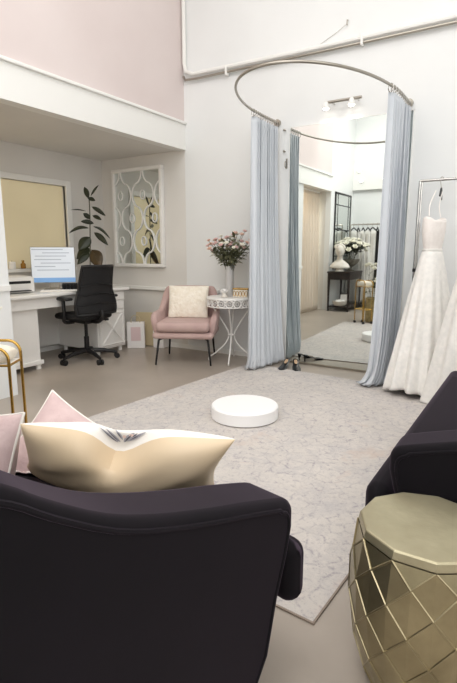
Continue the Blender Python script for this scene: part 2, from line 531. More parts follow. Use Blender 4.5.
# little hooks on the strip of wall left of the mirror
for z, k in ((2.235, 0), (2.045, 1)):
    t = thing('wall_hook', ['small round metal wall knob, the upper of two beside the left curtain', 'small round metal wall knob, the lower of two beside the left curtain'][k], 'hook', (-2.155, D, z))
    bm = NB(); tube(bm, [(0, 0, 0), (0, -.02, 0)], .006, 8); obj('stud', bm, M['steel'], t)
    bm = NB(); ellipsoid(bm, (0, -.026, 0), .012, .01, .012); obj('knob', bm, M['steel'], t)
t = thing('wall_hook', 'slim metal curtain tie hook low beside the left curtain', 'hook', (-2.135, D, 1.93))
bm = NB(); box(bm, -.008, .008, -.006, 0, -.04, .05); obj('plate', bm, M['steel'], t, smooth=False)
bm = NB(); tube(bm, smooth_curve([(0, -.004, .02), (0, -.04, .015), (0, -.045, -.02), (0, -.02, -.04)]), .004, 6); obj('hook', bm, M['steel'], t)

# ------------------------------------------------------------------ rug and plinth
ra = math.radians(-3.5)
t = thing('area_rug', 'large pale grey distressed rug under the white round platform', 'rug', (-1.42, 2.69, 0), ra)
RW, RL = 2.06, 2.78
bm = NB(); box(bm, -RW / 2, RW / 2, -RL / 2, RL / 2, .001, .008); obj('pile', bm, M['rug'], t, smooth=False)
bm = NB()
for a in ((-RW / 2 - .006, RW / 2 + .006, -RL / 2 - .006, -RL / 2), (-RW / 2 - .006, RW / 2 + .006, RL / 2, RL / 2 + .006), (-RW / 2 - .006, -RW / 2, -RL / 2, RL / 2), (RW / 2, RW / 2 + .006, -RL / 2, RL / 2)):
    box(bm, a[0], a[1], a[2], a[3], .001, .007)
obj('binding', bm, M['binding'], t, smooth=False)
t = thing('round_platform', 'low round white fitting platform in the middle of the rug', 'platform', (-1.592, 2.735, .008))
bm = NB(); lathe(bm, [(.218, .004), (.226, .008), (.226, .082), (.218, .09), (.001, .0905)], 56); obj('drum', bm, M['white_plinth'], t)
bm = NB(); lathe(bm, [(.2, 0), (.2, .006)], 40); obj('base_ring', bm, M['whitemat'], t)

# ------------------------------------------------------------------ black heels beside the mirror
def shoe(label, loc, rz):
    t = thing('high_heel_shoe', label, 'shoe', loc, rz)
    t.scale = (1.12, 1.12, .72)
    # toe points to local -y
    prof = [(-.115, .012, .012, .010), (-.10, .026, .018, .012), (-.07, .036, .030, .012), (-.03, .034, .036, .016), (.01, .028, .052, .034), (.05, .025, .072, .056), (.085, .026, .098, .074), (.108, .016, .102, .078)]
    bm = NB(); rings = []
    for (y, w, zt, zb) in prof:
        rings.append([bm.verts.new((w * math.cos(a), y, (zt + zb) / 2 + (zt - zb) / 2 * math.sin(a))) for a in [2 * PI * k / 12 for k in range(12)]])
    for A, B in zip(rings, rings[1:]):
        for k in range(12):
            bm.faces.new((A[k], A[(k + 1) % 12], B[(k + 1) % 12], B[k]))
    bm.faces.new(rings[0][::-1]); bm.faces.new(rings[-1])
    obj('upper', bm, M['shoe'], t)
    bm = NB(); tube(bm, [(0, .092, .076), (0, .1, .04), (0, .098, 0.001)], .01, 8, radii=[.018, .008, .006]); obj('heel', bm, M['shoe'], t)
    bm = NB(); lathe(bm, [(.03, -.004), (.031, 0), (.0, .001)], 16, f=lambda a, z: 1); 
    for v in bm.verts:
        x, y, z = v.co; v.co = (x * .45, .05 + y * 1.3, .078 + z + .47 * (y * 1.3) + .002)
    obj('insole', bm, M['shoelining'], t)
    bm = NB(); lathe(bm, [(.02, .001), (.036, .002), (.036, .008), (.02, .012)], 14)
    for v in bm.verts:
        v.co.y = v.co.y * 1.25 - .068
    obj('sole', bm, M['shoe'], t)
    return t
shoe('black high-heeled shoe beside the left curtain, the left one of the pair', (-1.985, 4.17, .001), math.radians(10))
shoe('black high-heeled shoe nearest the mirror, the right one of the pair', (-1.88, 4.205, .001), math.radians(28))

# ------------------------------------------------------------------ garment rack, gowns
t = thing('garment_rack', 'chrome garment rack standing against the wall to the right of the curtains', 'garment rack', (-.2, 4.2, 0))
bm = NB(); tube(bm, [(-.66, .02, .06), (-.66, .02, 1.66)], .011, 10); obj('upright', bm, M['chrome'], t)
bm = NB(); tube(bm, [(-.635, -.03, .06), (-.635, -.03, 1.64)], .008, 10); obj('upright', bm, M['chrome'], t)
bm = NB(); tube(bm, [(.75, .02, .06), (.75, .02, 1.66)], .011, 10); obj('upright', bm, M['chrome'], t)
bm = NB(); tube(bm, [(-.66, .02, 1.66), (.75, .02, 1.66)], .011, 10); obj('hanging_bar', bm, M['chrome'], t)
bm = NB(); box(bm, -.665, -.625, -.03, .02, .95, .975); obj('clamp', bm, M['black'], t, smooth=False)
for x in (-.655, .75):
    bm = NB(); tube(bm, [(x, -.26, .06), (x, .2, .06)], .012, 8); f_ = obj('foot', bm, M['chrome'], t)
    for y in (-.25, .19):
        bm = NB(); tube(bm, [(x - .012, y, .026), (x + .012, y, .026)], .025, 14); tube(bm, [(x, y, .03), (x, y, .06)], .006, 6); obj('caster', bm, M['black'], f_)

def hanger(label, loc, rz=0, m='black', w=.19, group=None, thick=.007):
    """hook hangs over a bar of radius .011 at loc"""
    t = thing('clothes_hanger', label, 'hanger', loc, rz, group)
    hk = [(0, .012 * math.sin(a), .004 + .016 * math.cos(a)) for a in [(-1.9 + 3.4 * k / 8) for k in range(9)]]
    bm = NB(); tube(bm, hk + [(0, .004, -.04), (0, 0, -.07)], .003, 6); obj('hook', bm, M['steel'], t)
    bm = NB(); tube(bm, smooth_curve([(-w, 0, -.135), (-w * .55, 0, -.10), (0, 0, -.065), (w * .55, 0, -.10), (w, 0, -.135)], 5), thick, 8)
    obj('shoulder_bar', bm, M[m], t)
    return t

# gown proper: bodice, straps, skirt with folds
def gown(label, loc, waist, top, rh, rz=0, seed=1, nf=13, sx=0.0, hem=.03):
    r = random.Random(seed)
    t = thing('wedding_gown', label, 'gown', loc, rz)
    ph = r.uniform(0, 6)
    def f(u, v):
        a = 2 * PI * u
        z = waist + (hem - waist) * v
        rr = .085 + (rh - .085) * (v ** .82)
        fold = 1 + (.018 + .085 * v) * math.sin(nf * a + ph + .6 * math.sin(3 * a)) * min(1, v * 3) + .05 * v * math.sin(5 * a + ph)
        y = .72
        zz = z + .03 * v * math.sin(2 * a + ph) * (v > .7)
        return (rr * fold * math.cos(a) + sx * v * v, rr * fold * y * math.sin(a), max(zz, .012))
    bm = NB(); sheet(bm, f, 120, 40, wrapu=True); obj('skirt', bm, M['gown'], t, solid=.004)
    def g(u, v):
        a = 2 * PI * u
        z = waist + (top - waist) * v
        rr = .086 + .025 * math.sin(v * PI * .62)
        neck = .045 * max(0, math.cos(2 * a)) * v * v
        return (rr * math.cos(a) * (1 + .1 * v), rr * .62 * math.sin(a), z + neck * .6 - .02 * v)
    bm = NB(); sheet(bm, g, 48, 14, wrapu=True); obj('bodice', bm, M['nude'], t, solid=.003)
    bm = NB(); tube(bm, [(.088 * math.cos(a), .06 * math.sin(a), waist + .004) for a in [2 * PI * k / 28 for k in range(28)]], .008, 6, closed=True); obj('waistband', bm, M['gown'], t)
    return t
BARZ = 1.66
hb = hanger('dark hanger at the left end of the chrome rack holding the gown', (-.70, 4.22, BARZ), math.radians(97), 'iron', .15)
g1 = gown('ivory lace wedding gown with nude bodice hanging beside the blue curtain', (-.70, 4.04, 0), 1.12, 1.36, .33, 1.25, 3, hem=.035)
for sx_ in (-1, 1):
    bm = NB()
    tube(bm, smooth_curve([(sx_ * .085, 0, 1.37), (.04 + sx_ * .07, .03, 1.46), (.13 + sx_ * .05, .05, 1.57)], 6), .004, 6)
    obj('shoulder_strap', bm, M['nude'], g1)
gown('second ivory gown further right, half hidden behind the right sofa', (-.34, 3.78, 0), 1.15, 1.38, .285, .0, 9, nf=9, hem=.012)
hanger('pale hanger further right on the chrome rack holding the fuller gown', (-.30, 4.22, BARZ), math.radians(60), 'white', .15)
for o_ in [o for o in bpy.data.objects if o.name.startswith('wedding_gown') and o.location.x > -.4]:
    for sx_ in (-1, 1):
        bm = NB(); tube(bm, smooth_curve([(sx_ * .09, 0, 1.395), (sx_ * .07, .2, 1.49), (sx_ * .045 + .04, .43, 1.565)], 6), .005, 6)
        obj('shoulder_strap', bm, M['nude'], o_)
# ------------------------------------------------------------------ pink armchair
def pink_armchair(loc, rz):
    t = thing('pink_armchair', 'dusty pink upholstered armchair with black metal legs by the side table', 'armchair', loc, rz)
    # local: faces -y
    W, Dp = .33, .30
    # wrap-around shell: plan path from left arm front, round the back, to right arm front
    path = []
    path += [(-W, -Dp + .06 + .4 * k / 5) for k in range(6)]
    path += [(x, y) for x, y in arc(-W + .13, Dp - .14, .13, PI, PI / 2, 6)][1:]
    path += [(-W + .13 + (2 * W - .26) * k / 6, Dp - .01) for k in range(1, 7)]
    path += [(x, y) for x, y in arc(W - .13, Dp - .14, .13, PI / 2, 0, 6)][1:]
    path += [(W, Dp - .14 - .4 * k / 5) for k in range(0, 6)][1:]
    n = len(path)
    def hgt(i):
        x, y = path[i]
        q = min(1, max(0, (y - .09) / .18)); q = q * q * (3 - 2 * q)
        e = min(1, max(0, (-y - .12) / .12))
        return .52 + .235 * q - .05 * e * e
    bm = NB(); rings = []
    for i in range(n):
        p = Vector(path[i] + (0,)); a = Vector(path[max(i - 1, 0)] + (0,)); b = Vector(path[min(i + 1, n - 1)] + (0,))
        tg = (b - a).normalized(); inn = Vector((tg.y, -tg.x, 0))
        h = hgt(i); th = .075; x_ = path[i][0]
        tp = min(1, max(0, (path[i][1] + .05) / .25))
        lean = inn * (-.045 * tp) if abs(x_) < W - .135 else inn * (.03 * tp); flare = inn * (-.03 * (1 - tp))
        prof = [(0, .28), (0, .38), (0, h - .04), (.012, h - .01), (th * .5, h), (th - .012, h - .01), (th, h - .04), (th, .38), (th, .28)]
        rings.append([bm.verts.new(p + inn * (o_ + .03 * (1 - min(1, (z - .28) / .2))) + (lean + flare) * ((z - .28) / .45) + Vector((0, 0, z))) for o_, z in prof])
    for A, B in zip(rings, rings[1:]):
        for k in range(9):
            bm.faces.new((A[k], A[(k + 1) % 9], B[(k + 1) % 9], B[k]))
    bm.faces.new(rings[0][::-1]); bm.faces.new(rings[-1])
    obj('backrest', bm, M['pinkvelvet'], t, sub=2)
    bm = NB(); box(bm, -.30, .30, -.30, .27, .265, .33); obj('seat_base', bm, M['pinkvelvet'], t, bevel=.03, seg=4)
    bm = NB()
    box(bm, -.265, .265, -.325, .23, .335, .435); obj('seat', bm, M['pinkvelvet'], t, bevel=.045, seg=5)
    for sx in (-1, 1):
        bm = NB(); tube(bm, [(sx * .20, -.20, .268), (sx * .245, -.245, .25), (sx * .275, -.275, .004)], .011, 10, radii=[.012, .012, .009]); obj('leg', bm, M['iron'], t)
        bm = NB(); tube(bm, [(sx * .20, .20, .268), (sx * .23, .23, .25), (sx * .25, .255, .004)], .011, 10, radii=[.012, .012, .009]); obj('leg', bm, M['iron'], t)
    return t
AC = (-3.0, 3.97, 0); AR = math.radians(27)
pink_armchair(AC, AR)

def pillow_surface(w, h, th, dent=0.0, dentw=.4, pinch=.09, push=0.0, pw=.55, front=1.0):
    def f(u, v, side):
        e = max(0.0, (1 - u * u)) ** pw * max(0.0, (1 - v * v)) ** pw
        x = w / 2 * u * (1 - pinch * (1 - v * v) * 1.0)
        y = h / 2 * v * (1 - pinch * (1 - u * u) * 1.0)
        k = math.exp(-(u / dentw) ** 2) * ((v + 1) / 2) ** (9 if side > 0 else 3)
        y -= dent * k
        z = side * th / 2 * e * (front if side > 0 else 1) * (1 - .15 * k * (dent > 0)) - push * k
        return Vector((x, y, z))
    return f

def pillow(name, label, cat, T, w, h, th, mf, mb, floor_z=None, dent=0, dentw=.4, push=0.0, pinch=.09, pw=.55, group=None, piping=None, wrinkle=0.0, N=28, seed=0, front=1.0, quad=None):
    """T: 4x4 world matrix; local x width, y height, z front normal"""
    f = pillow_surface(w, h, th, dent, dentw, pinch, push, pw, front)
    base = T.translation.copy()
    if floor_z is not None:
        base.z = floor_z
    t = thing(name, label, cat, base, 0, group)
    rr = random.Random(seed)
    wr = [(rr.uniform(4, 9), rr.uniform(4, 9), rr.uniform(0, 6)) for _ in range(3)]
    def W(p):
        if quad:
            a = .5 + p.x / w; b = .5 + p.y / h
            q = (quad[0] * (1 - a) + quad[1] * a) * (1 - b) + (quad[2] * (1 - a) + quad[3] * a) * b
            q = q + T.to_3x3() @ Vector((0, 0, p.z))
        else:
            q = T @ p
        if floor_z is not None and q.z < floor_z + .002:
            q = Vector((q.x, q.y, floor_z + .002 + .02 * (1 - math.exp((q.z - floor_z) * 3)) * 0))
        return q - base
    def cv(s):
        return math.sin(s * PI / 2)
    for side, mm, nm in ((1, mf, 'front_cover'), (-1, mb, 'back_cover')):
        bm = NB()
        def g(a, b):
            u, v = cv(2 * a - 1), cv(2 * b - 1)
            p = f(u, v, side)
            if wrinkle:
                e = (1 - u * u) * (1 - v * v)
                p.z += side * wrinkle * e * sum(math.sin(k1 * u + k2 * v + k3) for k1, k2, k3 in wr) / 3
            return W(p)
        sheet(bm, g, N, N)
        bmesh.ops.remove_doubles(bm, verts=bm.verts, dist=1e-5)
        obj(nm, bm, mm, t)
    if piping:
        ed = []
        K = 24
        for i in range(K): ed.append((cv(-1 + 2 * i / K), -1))
        for i in range(K): ed.append((1, cv(-1 + 2 * i / K)))
        for i in range(K): ed.append((cv(1 - 2 * i / K), 1))
        for i in range(K): ed.append((-1, cv(1 - 2 * i / K)))
        bm = NB(); tube(bm, [W(f(u, v, 1)) for u, v in ed], .004, 6, closed=True); obj('piping', bm, piping, t)
    return t, f, W

def frame(origin, xaxis, normal):
    x = Vector(xaxis).normalized(); n = Vector(normal)
    n = (n - x * n.dot(x)).normalized(); y = n.cross(x)
    m = Matrix((x, y, n)).transposed().to_4x4()
    m.translation = Vector(origin)
    return m

# cream fluffy cushion on the pink armchair
fa = AR
fx = Vector((math.cos(fa), math.sin(fa), 0)); fd = Vector((math.sin(fa), -math.cos(fa), 0))   # fd = facing
o_ = Vector(AC) - fd * .085 + Vector((0, 0, .59))
pillow('faux_fur_cushion', 'cream faux fur cushion propped on the pink armchair', 'cushion', frame(o_, fx, fd + Vector((0, 0, .28))), .42, .35, .15, M['fur'], M['fur'], floor_z=.437, pinch=.03, pw=.4)

# ------------------------------------------------------------------ white ornate side table
TX, TY = -2.575, 4.145
t = thing('side_table', 'round white ornate metal side table with openwork rim by the left curtain', 'side table', (TX, TY, 0))
bm = NB(); lathe(bm, [(.001, .655), (.24, .655), (.246, .66), (.24, .666), (.001, .666)], 48, cap=False); obj('tabletop', bm, M['white'], t)
for z, r_ in ((.652, .006), (.575, .005)):
    bm = NB(); tube(bm, [(.245 * math.cos(2 * PI * k / 48), .245 * math.sin(2 * PI * k / 48), z) for k in range(48)], r_, 6, closed=True); obj('rim_hoop', bm, M['white'], t)
bm = NB()
NS = 20
for i in range(NS):
    a0 = 2 * PI * i / NS
    def P(da, z): return (.245 * math.cos(a0 + da), .245 * math.sin(a0 + da), z)
    w = 2 * PI / NS
    tube(bm, [P(w * .5 + w * .42 * math.cos(q), .613 + .034 * math.sin(q)) for q in [2 * PI * k / 14 for k in range(14)]], .0035, 5, closed=True)
    tube(bm, [P(w * .5 + w * .2 * math.cos(q), .613 + .016 * math.sin(q)) for q in [2 * PI * k / 10 for k in range(10)]], .0035, 5, closed=True)
    tube(bm, smooth_curve([P(-w * .25, .577), P(0, .6), P(w * .1, .613), P(0, .628), P(-w * .25, .65)], 3), .003, 5)
    tube(bm, smooth_curve([P(w * .25, .577), P(0, .6), P(-w * .1, .613), P(0, .628), P(w * .25, .65)], 3), .003, 5)
obj('openwork_rim', bm, M['white'], t)
for k in range(4):
    a = math.radians(25 + 90 * k)
    d = Vector((math.cos(a), math.sin(a), 0)); s = Vector((-d.y, d.x, 0))
    pts = [d * .20 + Vector((0, 0, .575)), d * .15 + Vector((0, 0, .5)), d * .06 + Vector((0, 0, .36)), d * .028 + Vector((0, 0, .28)), d * .06 + Vector((0, 0, .19)), d * .16 + Vector((0, 0, .09)), d * .225 + Vector((0, 0, .045)), d * .235 + Vector((0, 0, .02)), d * .225 + Vector((0, 0, .007))]
    bm = NB(); tube(bm, smooth_curve(pts, 5), .0075, 8); obj('leg', bm, M['white'], t)
bm = NB(); tube(bm, [(.034 * math.cos(2 * PI * k / 16), .034 * math.sin(2 * PI * k / 16), .28) for k in range(16)], .006, 6, closed=True); obj('leg_collar', bm, M['white'], t)

ZT = .667
VX, VY = -2.60, 4.15
t = thing('flower_vase', 'tall frosted white cylinder vase of pink flowers on the ornate table', 'vase', (VX, VY, ZT))
bm = NB(); lathe(bm, [(.038, 0), (.041, .004), (.041, .30), (.036, .30), (.036, .012), (.001, .012)], 28); obj('body', bm, M['frost'], t)

# flower meshes shared by every copy
def bloom_mesh(bm, r, layers, rr):
    for L in range(layers):
        n = 6
        for k in range(n):
            a = 2 * PI * (k + .5 * L) / n + rr.uniform(-.15, .15)
            tilt = .35 + .38 * L + rr.uniform(-.1, .1)
            R = Matrix.Rotation(a, 3, 'Z') @ Matrix.Rotation(-tilt, 3, 'Y')
            s = r * (1 - .2 * L)
            def g(u, v, R=R, s=s):
                x = s * v
                w = s * .42 * math.sin(PI * min(1, .12 + v * .86)) * (2 * u - 1)
                return R @ Vector((x, w, s * .25 * (v * v) + s * .5 * (u - .5) ** 2)) + Vector((0, 0, .12 * r * L))
            sheet(bm, g, 4, 5)
    ellipsoid(bm, (0, 0, r * .25), r * .2, r * .2, r * .2, None, 8, 5)

def leaf_mesh(bm, L, w, bend=.25, T=None):
    def g(u, v):
        x = L * v
        y = w * (2 * u - 1) * math.sin(PI * (v ** .8)) * .5 if 0 < v < 1 else 0
        z = -bend * L * v * v + .18 * abs(2 * u - 1) * w * math.sin(PI * v)
        p = Vector((x, y, z))
        return T @ p if T else p
    sheet(bm, g, 5, 9)

def flower(label, loc, direction, length, mpet, r, seed, group, leaves=2, mleaf='leaf2', ls=1.0):
    rr = random.Random(seed)
    t = thing('cut_flower', label, 'flower', loc, 0, group)
    d = Vector(direction).normalized()
    mid = Vector((0, 0, 1)).lerp(d, .45)
    pts = smooth_curve([Vector((0, 0, 0)), mid.normalized() * length * .5, d * length * .98 + Vector((0, 0, .0))], 5)
    bm = NB(); tube(bm, pts, .0022, 5); obj('stem', bm, M['stem'], t)
    bm = NB(); bloom_mesh(bm, r, 2, rr)
    Q = d.to_track_quat('Z', 'Y').to_matrix().to_4x4()
    bmesh.ops.transform(bm, matrix=Matrix.Translation(pts[-1]) @ Q, verts=bm.verts)
    obj('bloom', bm, M[mpet], t, solid=.0012)
    for k in range(leaves):
        q = pts[int(len(pts) * (.5 + .35 * rr.random()))]
        az = rr.uniform(0, 2 * PI); el = rr.uniform(-.1, .9)
        R = Matrix.Rotation(az, 4, 'Z') @ Matrix.Rotation(-el, 4, 'Y')
        bm = NB(); leaf_mesh(bm, ls * rr.uniform(.05, .085), ls * rr.uniform(.02, .032), .2, Matrix.Translation(q) @ R)
        obj('leaf', bm, M[mleaf], t, solid=.001)
    return t
rf = random.Random(12)
NF = 44
for i in range(NF):
    a = 2 * PI * i * .381966
    e = math.sqrt((i + .5) / NF)
    px_, py_ = .25 * e * math.cos(a), .16 * e * math.sin(a)
    top = .36 + .24 * math.sqrt(max(.0, 1 - e * e)) * rf.uniform(.35, 1.1) + rf.uniform(-.02, .06)
    o0 = (VX + .016 * math.cos(a), VY + .016 * math.sin(a), ZT + .13)
    d = (px_, py_, top - .13 + .04)
    mp = ['petal_pink', 'petal_peach', 'petal_pink', 'petal_white'][i % 4]
    lb = {'petal_pink': 'soft pink bloom on a stem in the tall frosted vase', 'petal_peach': 'peach bloom on a stem in the tall frosted vase', 'petal_white': 'creamy white bloom on a stem in the tall frosted vase'}[mp]
    L = Vector(d).length
    flower(lb, o0, d, L, mp, rf.uniform(.026, .038), 100 + i, {'petal_pink': 'pink blooms in the frosted vase', 'petal_peach': 'peach blooms in the frosted vase', 'petal_white': 'cream blooms in the frosted vase'}[mp], leaves=5, ls=1.25)
# white ornament and jewellery box on the table
t = thing('ceramic_rose', 'white ceramic flower ornament in front of the frosted vase', 'ornament', (-2.585, 4.03, ZT))
bm = NB(); bloom_mesh(bm, .055, 3, random.Random(3)); bmesh.ops.translate(bm, vec=(0, 0, .035), verts=bm.verts); obj('petals', bm, M['whitemat'], t, solid=.003)
bm = NB(); lathe(bm, [(.028, 0), (.034, .006), (.022, .02), (.02, .04)], 18); obj('base', bm, M['stone'], t)
t = thing('jewellery_box', 'small white filigree box with gold lid edge on the ornate table', 'box', (-2.445, 4.13, ZT), math.radians(12))
bm = NB(); box(bm, -.075, .075, -.05, .05, 0, .075); obj('body', bm, M['stone'], t, smooth=False, bevel=.004)
bm = NB(); box(bm, -.08, .08, -.055, .055, .076, .09); obj('lid', bm, M['gold'], t, smooth=False, bevel=.004)
bm = NB()
for k in range(5):
    tube(bm, [(-.06 + .03 * k + .012 * math.cos(q), -.052, .038 + .025 * math.sin(q)) for q in [2 * PI * j / 12 for j in range(12)]], .003, 5, closed=True)
obj('filigree', bm, M['gold'], t)

# ------------------------------------------------------------------ decorative lattice mirror
LX0, LX1, LZ0, LZ1 = -4.415, -3.645, .925, 2.055
t = thing('lattice_mirror', 'rectangular wall mirror with white curved lattice beside the rubber plant', 'mirror', ((LX0 + LX1) / 2, D - .02, LZ0))
hw, hh = (LX1 - LX0) / 2, LZ1 - LZ0
bm = NB(); box(bm, -hw + .03, hw - .03, -.006, .006, .03, hh - .03); obj('glass', bm, M['glassy2'], t, smooth=False)
for nm, b_ in (('frame_rail', (-hw, hw, 0, .04)), ('frame_rail', (-hw, hw, hh - .04, hh)), ('frame_stile', (-hw, -hw + .04, .04, hh - .04)), ('frame_stile', (hw - .04, hw, .04, hh - .04))):
    bm = NB(); box(bm, b_[0], b_[1], -.035, .018, b_[2], b_[3]); obj(nm, bm, M['white'], t, smooth=False, bevel=.008)
NC = 4
iw = hw - .04
cw = 2 * iw / NC
Pp = (hh - .08) / 2.0
for j in range(NC + 1):
    bm = NB()
    x0 = -iw + cw * j
    pts = []
    K = 60
    for k in range(K + 1):
        z = .04 + (hh - .08) * k / K
        ph = 2 * PI * (z - .04) / Pp
        s = math.cos(ph)
        s = (abs(s) ** .55) * (1 if s > 0 else -1)
        x = x0 + (-1) ** j * cw * .44 * s
        x = max(-iw, min(iw, x))
        pts.append((x, -.014, z))
    tube(bm, pts, .0085, 8)
    obj('lattice_strip', bm, M['white'], t)
for j in range(NC):
    for k in (.5, 1.5) if j % 2 == 0 else (0.0, 1.0, 2.0):
        z = .04 + Pp * (k * 1.0)
        x = -iw + cw * (j + .5)
        if .1 < z < hh - .1:
            bm = NB(); tube(bm, [(x + .035 * math.cos(q), -.014, z + .05 * math.sin(q)) for q in [2 * PI * i / 20 for i in range(20)]], .007, 6, closed=True); obj('lattice_ring', bm, M['white'], t)

# ------------------------------------------------------------------ desk
DX0, DX1, DY0, DY1, DZ = -4.585, -3.86, 2.40, 4.05, .72
t = thing('writing_desk', 'white double-pedestal writing desk under the frosted interior window', 'desk', ((DX0 + DX1) / 2, (DY0 + DY1) / 2, 0))
cx_, cy_ = (DX0 + DX1) / 2, (DY0 + DY1) / 2
def lb(bm, x0, x1, y0, y1, z0, z1): box(bm, x0 - cx_, x1 - cx_, y0 - cy_, y1 - cy_, z0, z1)
bm = NB(); lb(bm, DX0, DX1, DY0, DY1, DZ - .035, DZ); obj('desktop', bm, M['white'], t, bevel=.012, seg=3)
bm = NB(); lb(bm, DX0 + .03, DX1 - .05, DY0 + .04, DY1 - .04, DZ - .14, DZ - .036); obj('apron', bm, M['white'], t, smooth=False, bevel=.006)
bm = NB(); lb(bm, DX0 + .03, DX0 + .05, DY0 + .5, DY1 - .44, .08, DZ - .14); obj('modesty_panel', bm, M['white'], t, smooth=False)
# left pedestal
bm = NB(); lb(bm, DX0 + .04, DX1 - .09, DY0 + .06, DY0 + .50, .085, DZ - .14); obj('pedestal', bm, M['white'], t, smooth=False, bevel=.006)
bm = NB(); lb(bm, DX0 + .04, DX1 - .07, DY0 + .04, DY0 + .52, .05, .09); obj('plinth', bm, M['white'], t, smooth=False, bevel=.006)
for y in (DY0 + .08, DY0 + .48):
    for x in (DX0 + .09, DX1 - .11):
        bm = NB(); lathe(bm, [(.026, 0), (.03, .01), (.024, .03), (.032, .045), (.032, .05)], 16, (x - cx_, y - cy_, 0)); obj('foot', bm, M['white'], t)
# right pedestal with two drawers over an X-braced door
PY0, PY1 = DY1 - .46, DY1 - .05
bm = NB(); lb(bm, DX0 + .04, DX1 - .05, PY0, PY1, .06, DZ - .14); obj('pedestal', bm, M['white'], t, smooth=False, bevel=.004)
FX = DX1 - .05
for k, (z0, z1) in enumerate(((.585, .675), (.485, .57))):
    bm = NB(); lb(bm, FX, FX + .016, PY0 + .02, PY1 - .02, z0, z1); d_ = obj('drawer', bm, M['white'], t, smooth=False, bevel=.004)
    bm = NB(); ellipsoid(bm, (FX + .032 - cx_, (PY0 + PY1) / 2 - .02 - cy_, (z0 + z1) / 2), .014, .014, .014); tube(bm, [(FX + .014 - cx_, (PY0 + PY1) / 2 - .02 - cy_, (z0 + z1) / 2), (FX + .03 - cx_, (PY0 + PY1) / 2 - .02 - cy_, (z0 + z1) / 2)], .006, 8); obj('knob', bm, M['iron'], d_)
bm = NB(); lb(bm, FX, FX + .012, PY0 + .02, PY1 - .02, .08, .47); d_ = obj('door', bm, M['white'], t, smooth=False, bevel=.003)
bm = NB()
for (ya, za, yb, zb) in ((PY0 + .06, .12, PY1 - .06, .43), (PY0 + .06, .43, PY1 - .06, .12)):
    tube(bm, [(FX + .016 - cx_, ya - cy_, za), (FX + .016 - cx_, yb - cy_, zb)], .012, 4)
for (ya, za, yb, zb) in ((PY0 + .045, .105, PY1 - .045, .105), (PY0 + .045, .445, PY1 - .045, .445), (PY0 + .045, .105, PY0 + .045, .445), (PY1 - .045, .105, PY1 - .045, .445)):
    tube(bm, [(FX + .014 - cx_, ya - cy_, za), (FX + .014 - cx_, yb - cy_, zb)], .01, 4)
obj('door_brace', bm, M['white'], d_, smooth=False)
for y in (PY0 + .04, PY1 - .04):
    for x in (DX0 + .1, FX - .05):
        bm = NB(); lathe(bm, [(.02, 0), (.024, .01), (.02, .06)], 14, (x - cx_, y - cy_, 0)); obj('foot', bm, M['white'], t)

# printer
t = thing('printer', 'small white printer on the desk behind the partition edge', 'printer', (-4.27, 2.83, DZ), math.radians(-8))
bm = NB(); box(bm, -.15, .15, -.19, .19, .004, .15); obj('body', bm, M['white'], t, bevel=.012, seg=3)
bm = NB(); box(bm, .10, .152, -.15, .15, .09, .115); obj('paper_slot', bm, M['black'], t, smooth=False)
bm = NB(); box(bm, .148, .20, -.13, .13, .022, .03); obj('output_tray', bm, M['black'], t, smooth=False, bevel=.003)
bm = NB(); box(bm, -.14, .13, -.17, .17, .151, .157); obj('lid', bm, M['white'], t, smooth=False, bevel=.002)

# monitor
MR = math.radians(46)   # local +y is the back; faces -y
t = thing('monitor', 'desktop monitor showing a white page with a blue bar on the white desk', 'monitor', (-4.20, 3.31, DZ), MR)
bm = NB(); box(bm, -.215, .215, -.012, .018, .075, .435); obj('casing', bm, M['steel'], t, bevel=.006)
bm = NB(); box(bm, -.21, .21, -.0135, -.0115, .115, .43); s_ = obj('screen', bm, M['screen'], t, smooth=False)
bm = NB(); box(bm, -.21, .21, -.0155, -.0134, .078, .125); obj('taskbar', bm, M['bluebar'], s_, smooth=False)
bm = NB()
for z, x0, x1 in ((.405, -.20, .1), (.372, -.1, .16), (.34, -.17, .13), (.305, -.18, .08), (.27, -.12, .17), (.235, -.18, .02), (.2, -.16, .15)):
    box(bm, x0, x1, -.0152, -.0134, z, z + .006)
obj('page_lines', bm, M['screen_line'], s_, smooth=False)
bm = NB(); box(bm, -.05, .05, .02, .034, .02, .2); obj('stand_neck', bm, M['steel'], t, bevel=.004)
bm = NB(); box(bm, -.1, .1, -.08, .08, .002, .012); obj('stand_foot', bm, M['steel'], t, bevel=.005)
t = thing('desk_organiser', 'small black desk organiser beneath the monitor screen', 'desk organiser', (-4.04, 3.37, DZ), MR)
bm = NB()
box(bm, -.075, .075, -.02, .03, .001, .008); box(bm, -.075, .075, .02, .03, .008, .07)
for k in range(5):
    box(bm, -.075 + .0366 * k, -.075 + .0366 * k + .0036, -.02, .02, .008, .06 - .004 * (k % 2))
obj('tray', bm, M['black'], t, smooth=False)
bm = NB()
for k in range(4):
    box(bm, -.066 + .0366 * k, -.066 + .0366 * k + .02, -.012, .008, .0085, .052 + .01 * (k % 2))
obj('contents', bm, M['mesh'], t, smooth=False, bevel=.003)
t = thing('keyboard', 'slim white keyboard on the desk before the monitor', 'keyboard', (-3.99, 3.2, DZ), MR)
bm = NB(); box(bm, -.18, .18, -.055, .055, .001, .012); obj('case', bm, M['white'], t, bevel=.004)
bm = NB()
for r_ in range(4):
    for c_ in range(13):
        box(bm, -.172 + .0265 * c_, -.172 + .0265 * c_ + .022, -.047 + .0245 * r_, -.047 + .0245 * r_ + .02, .0121, .0155)
obj('keys', bm, M['whitemat'], t, smooth=False)
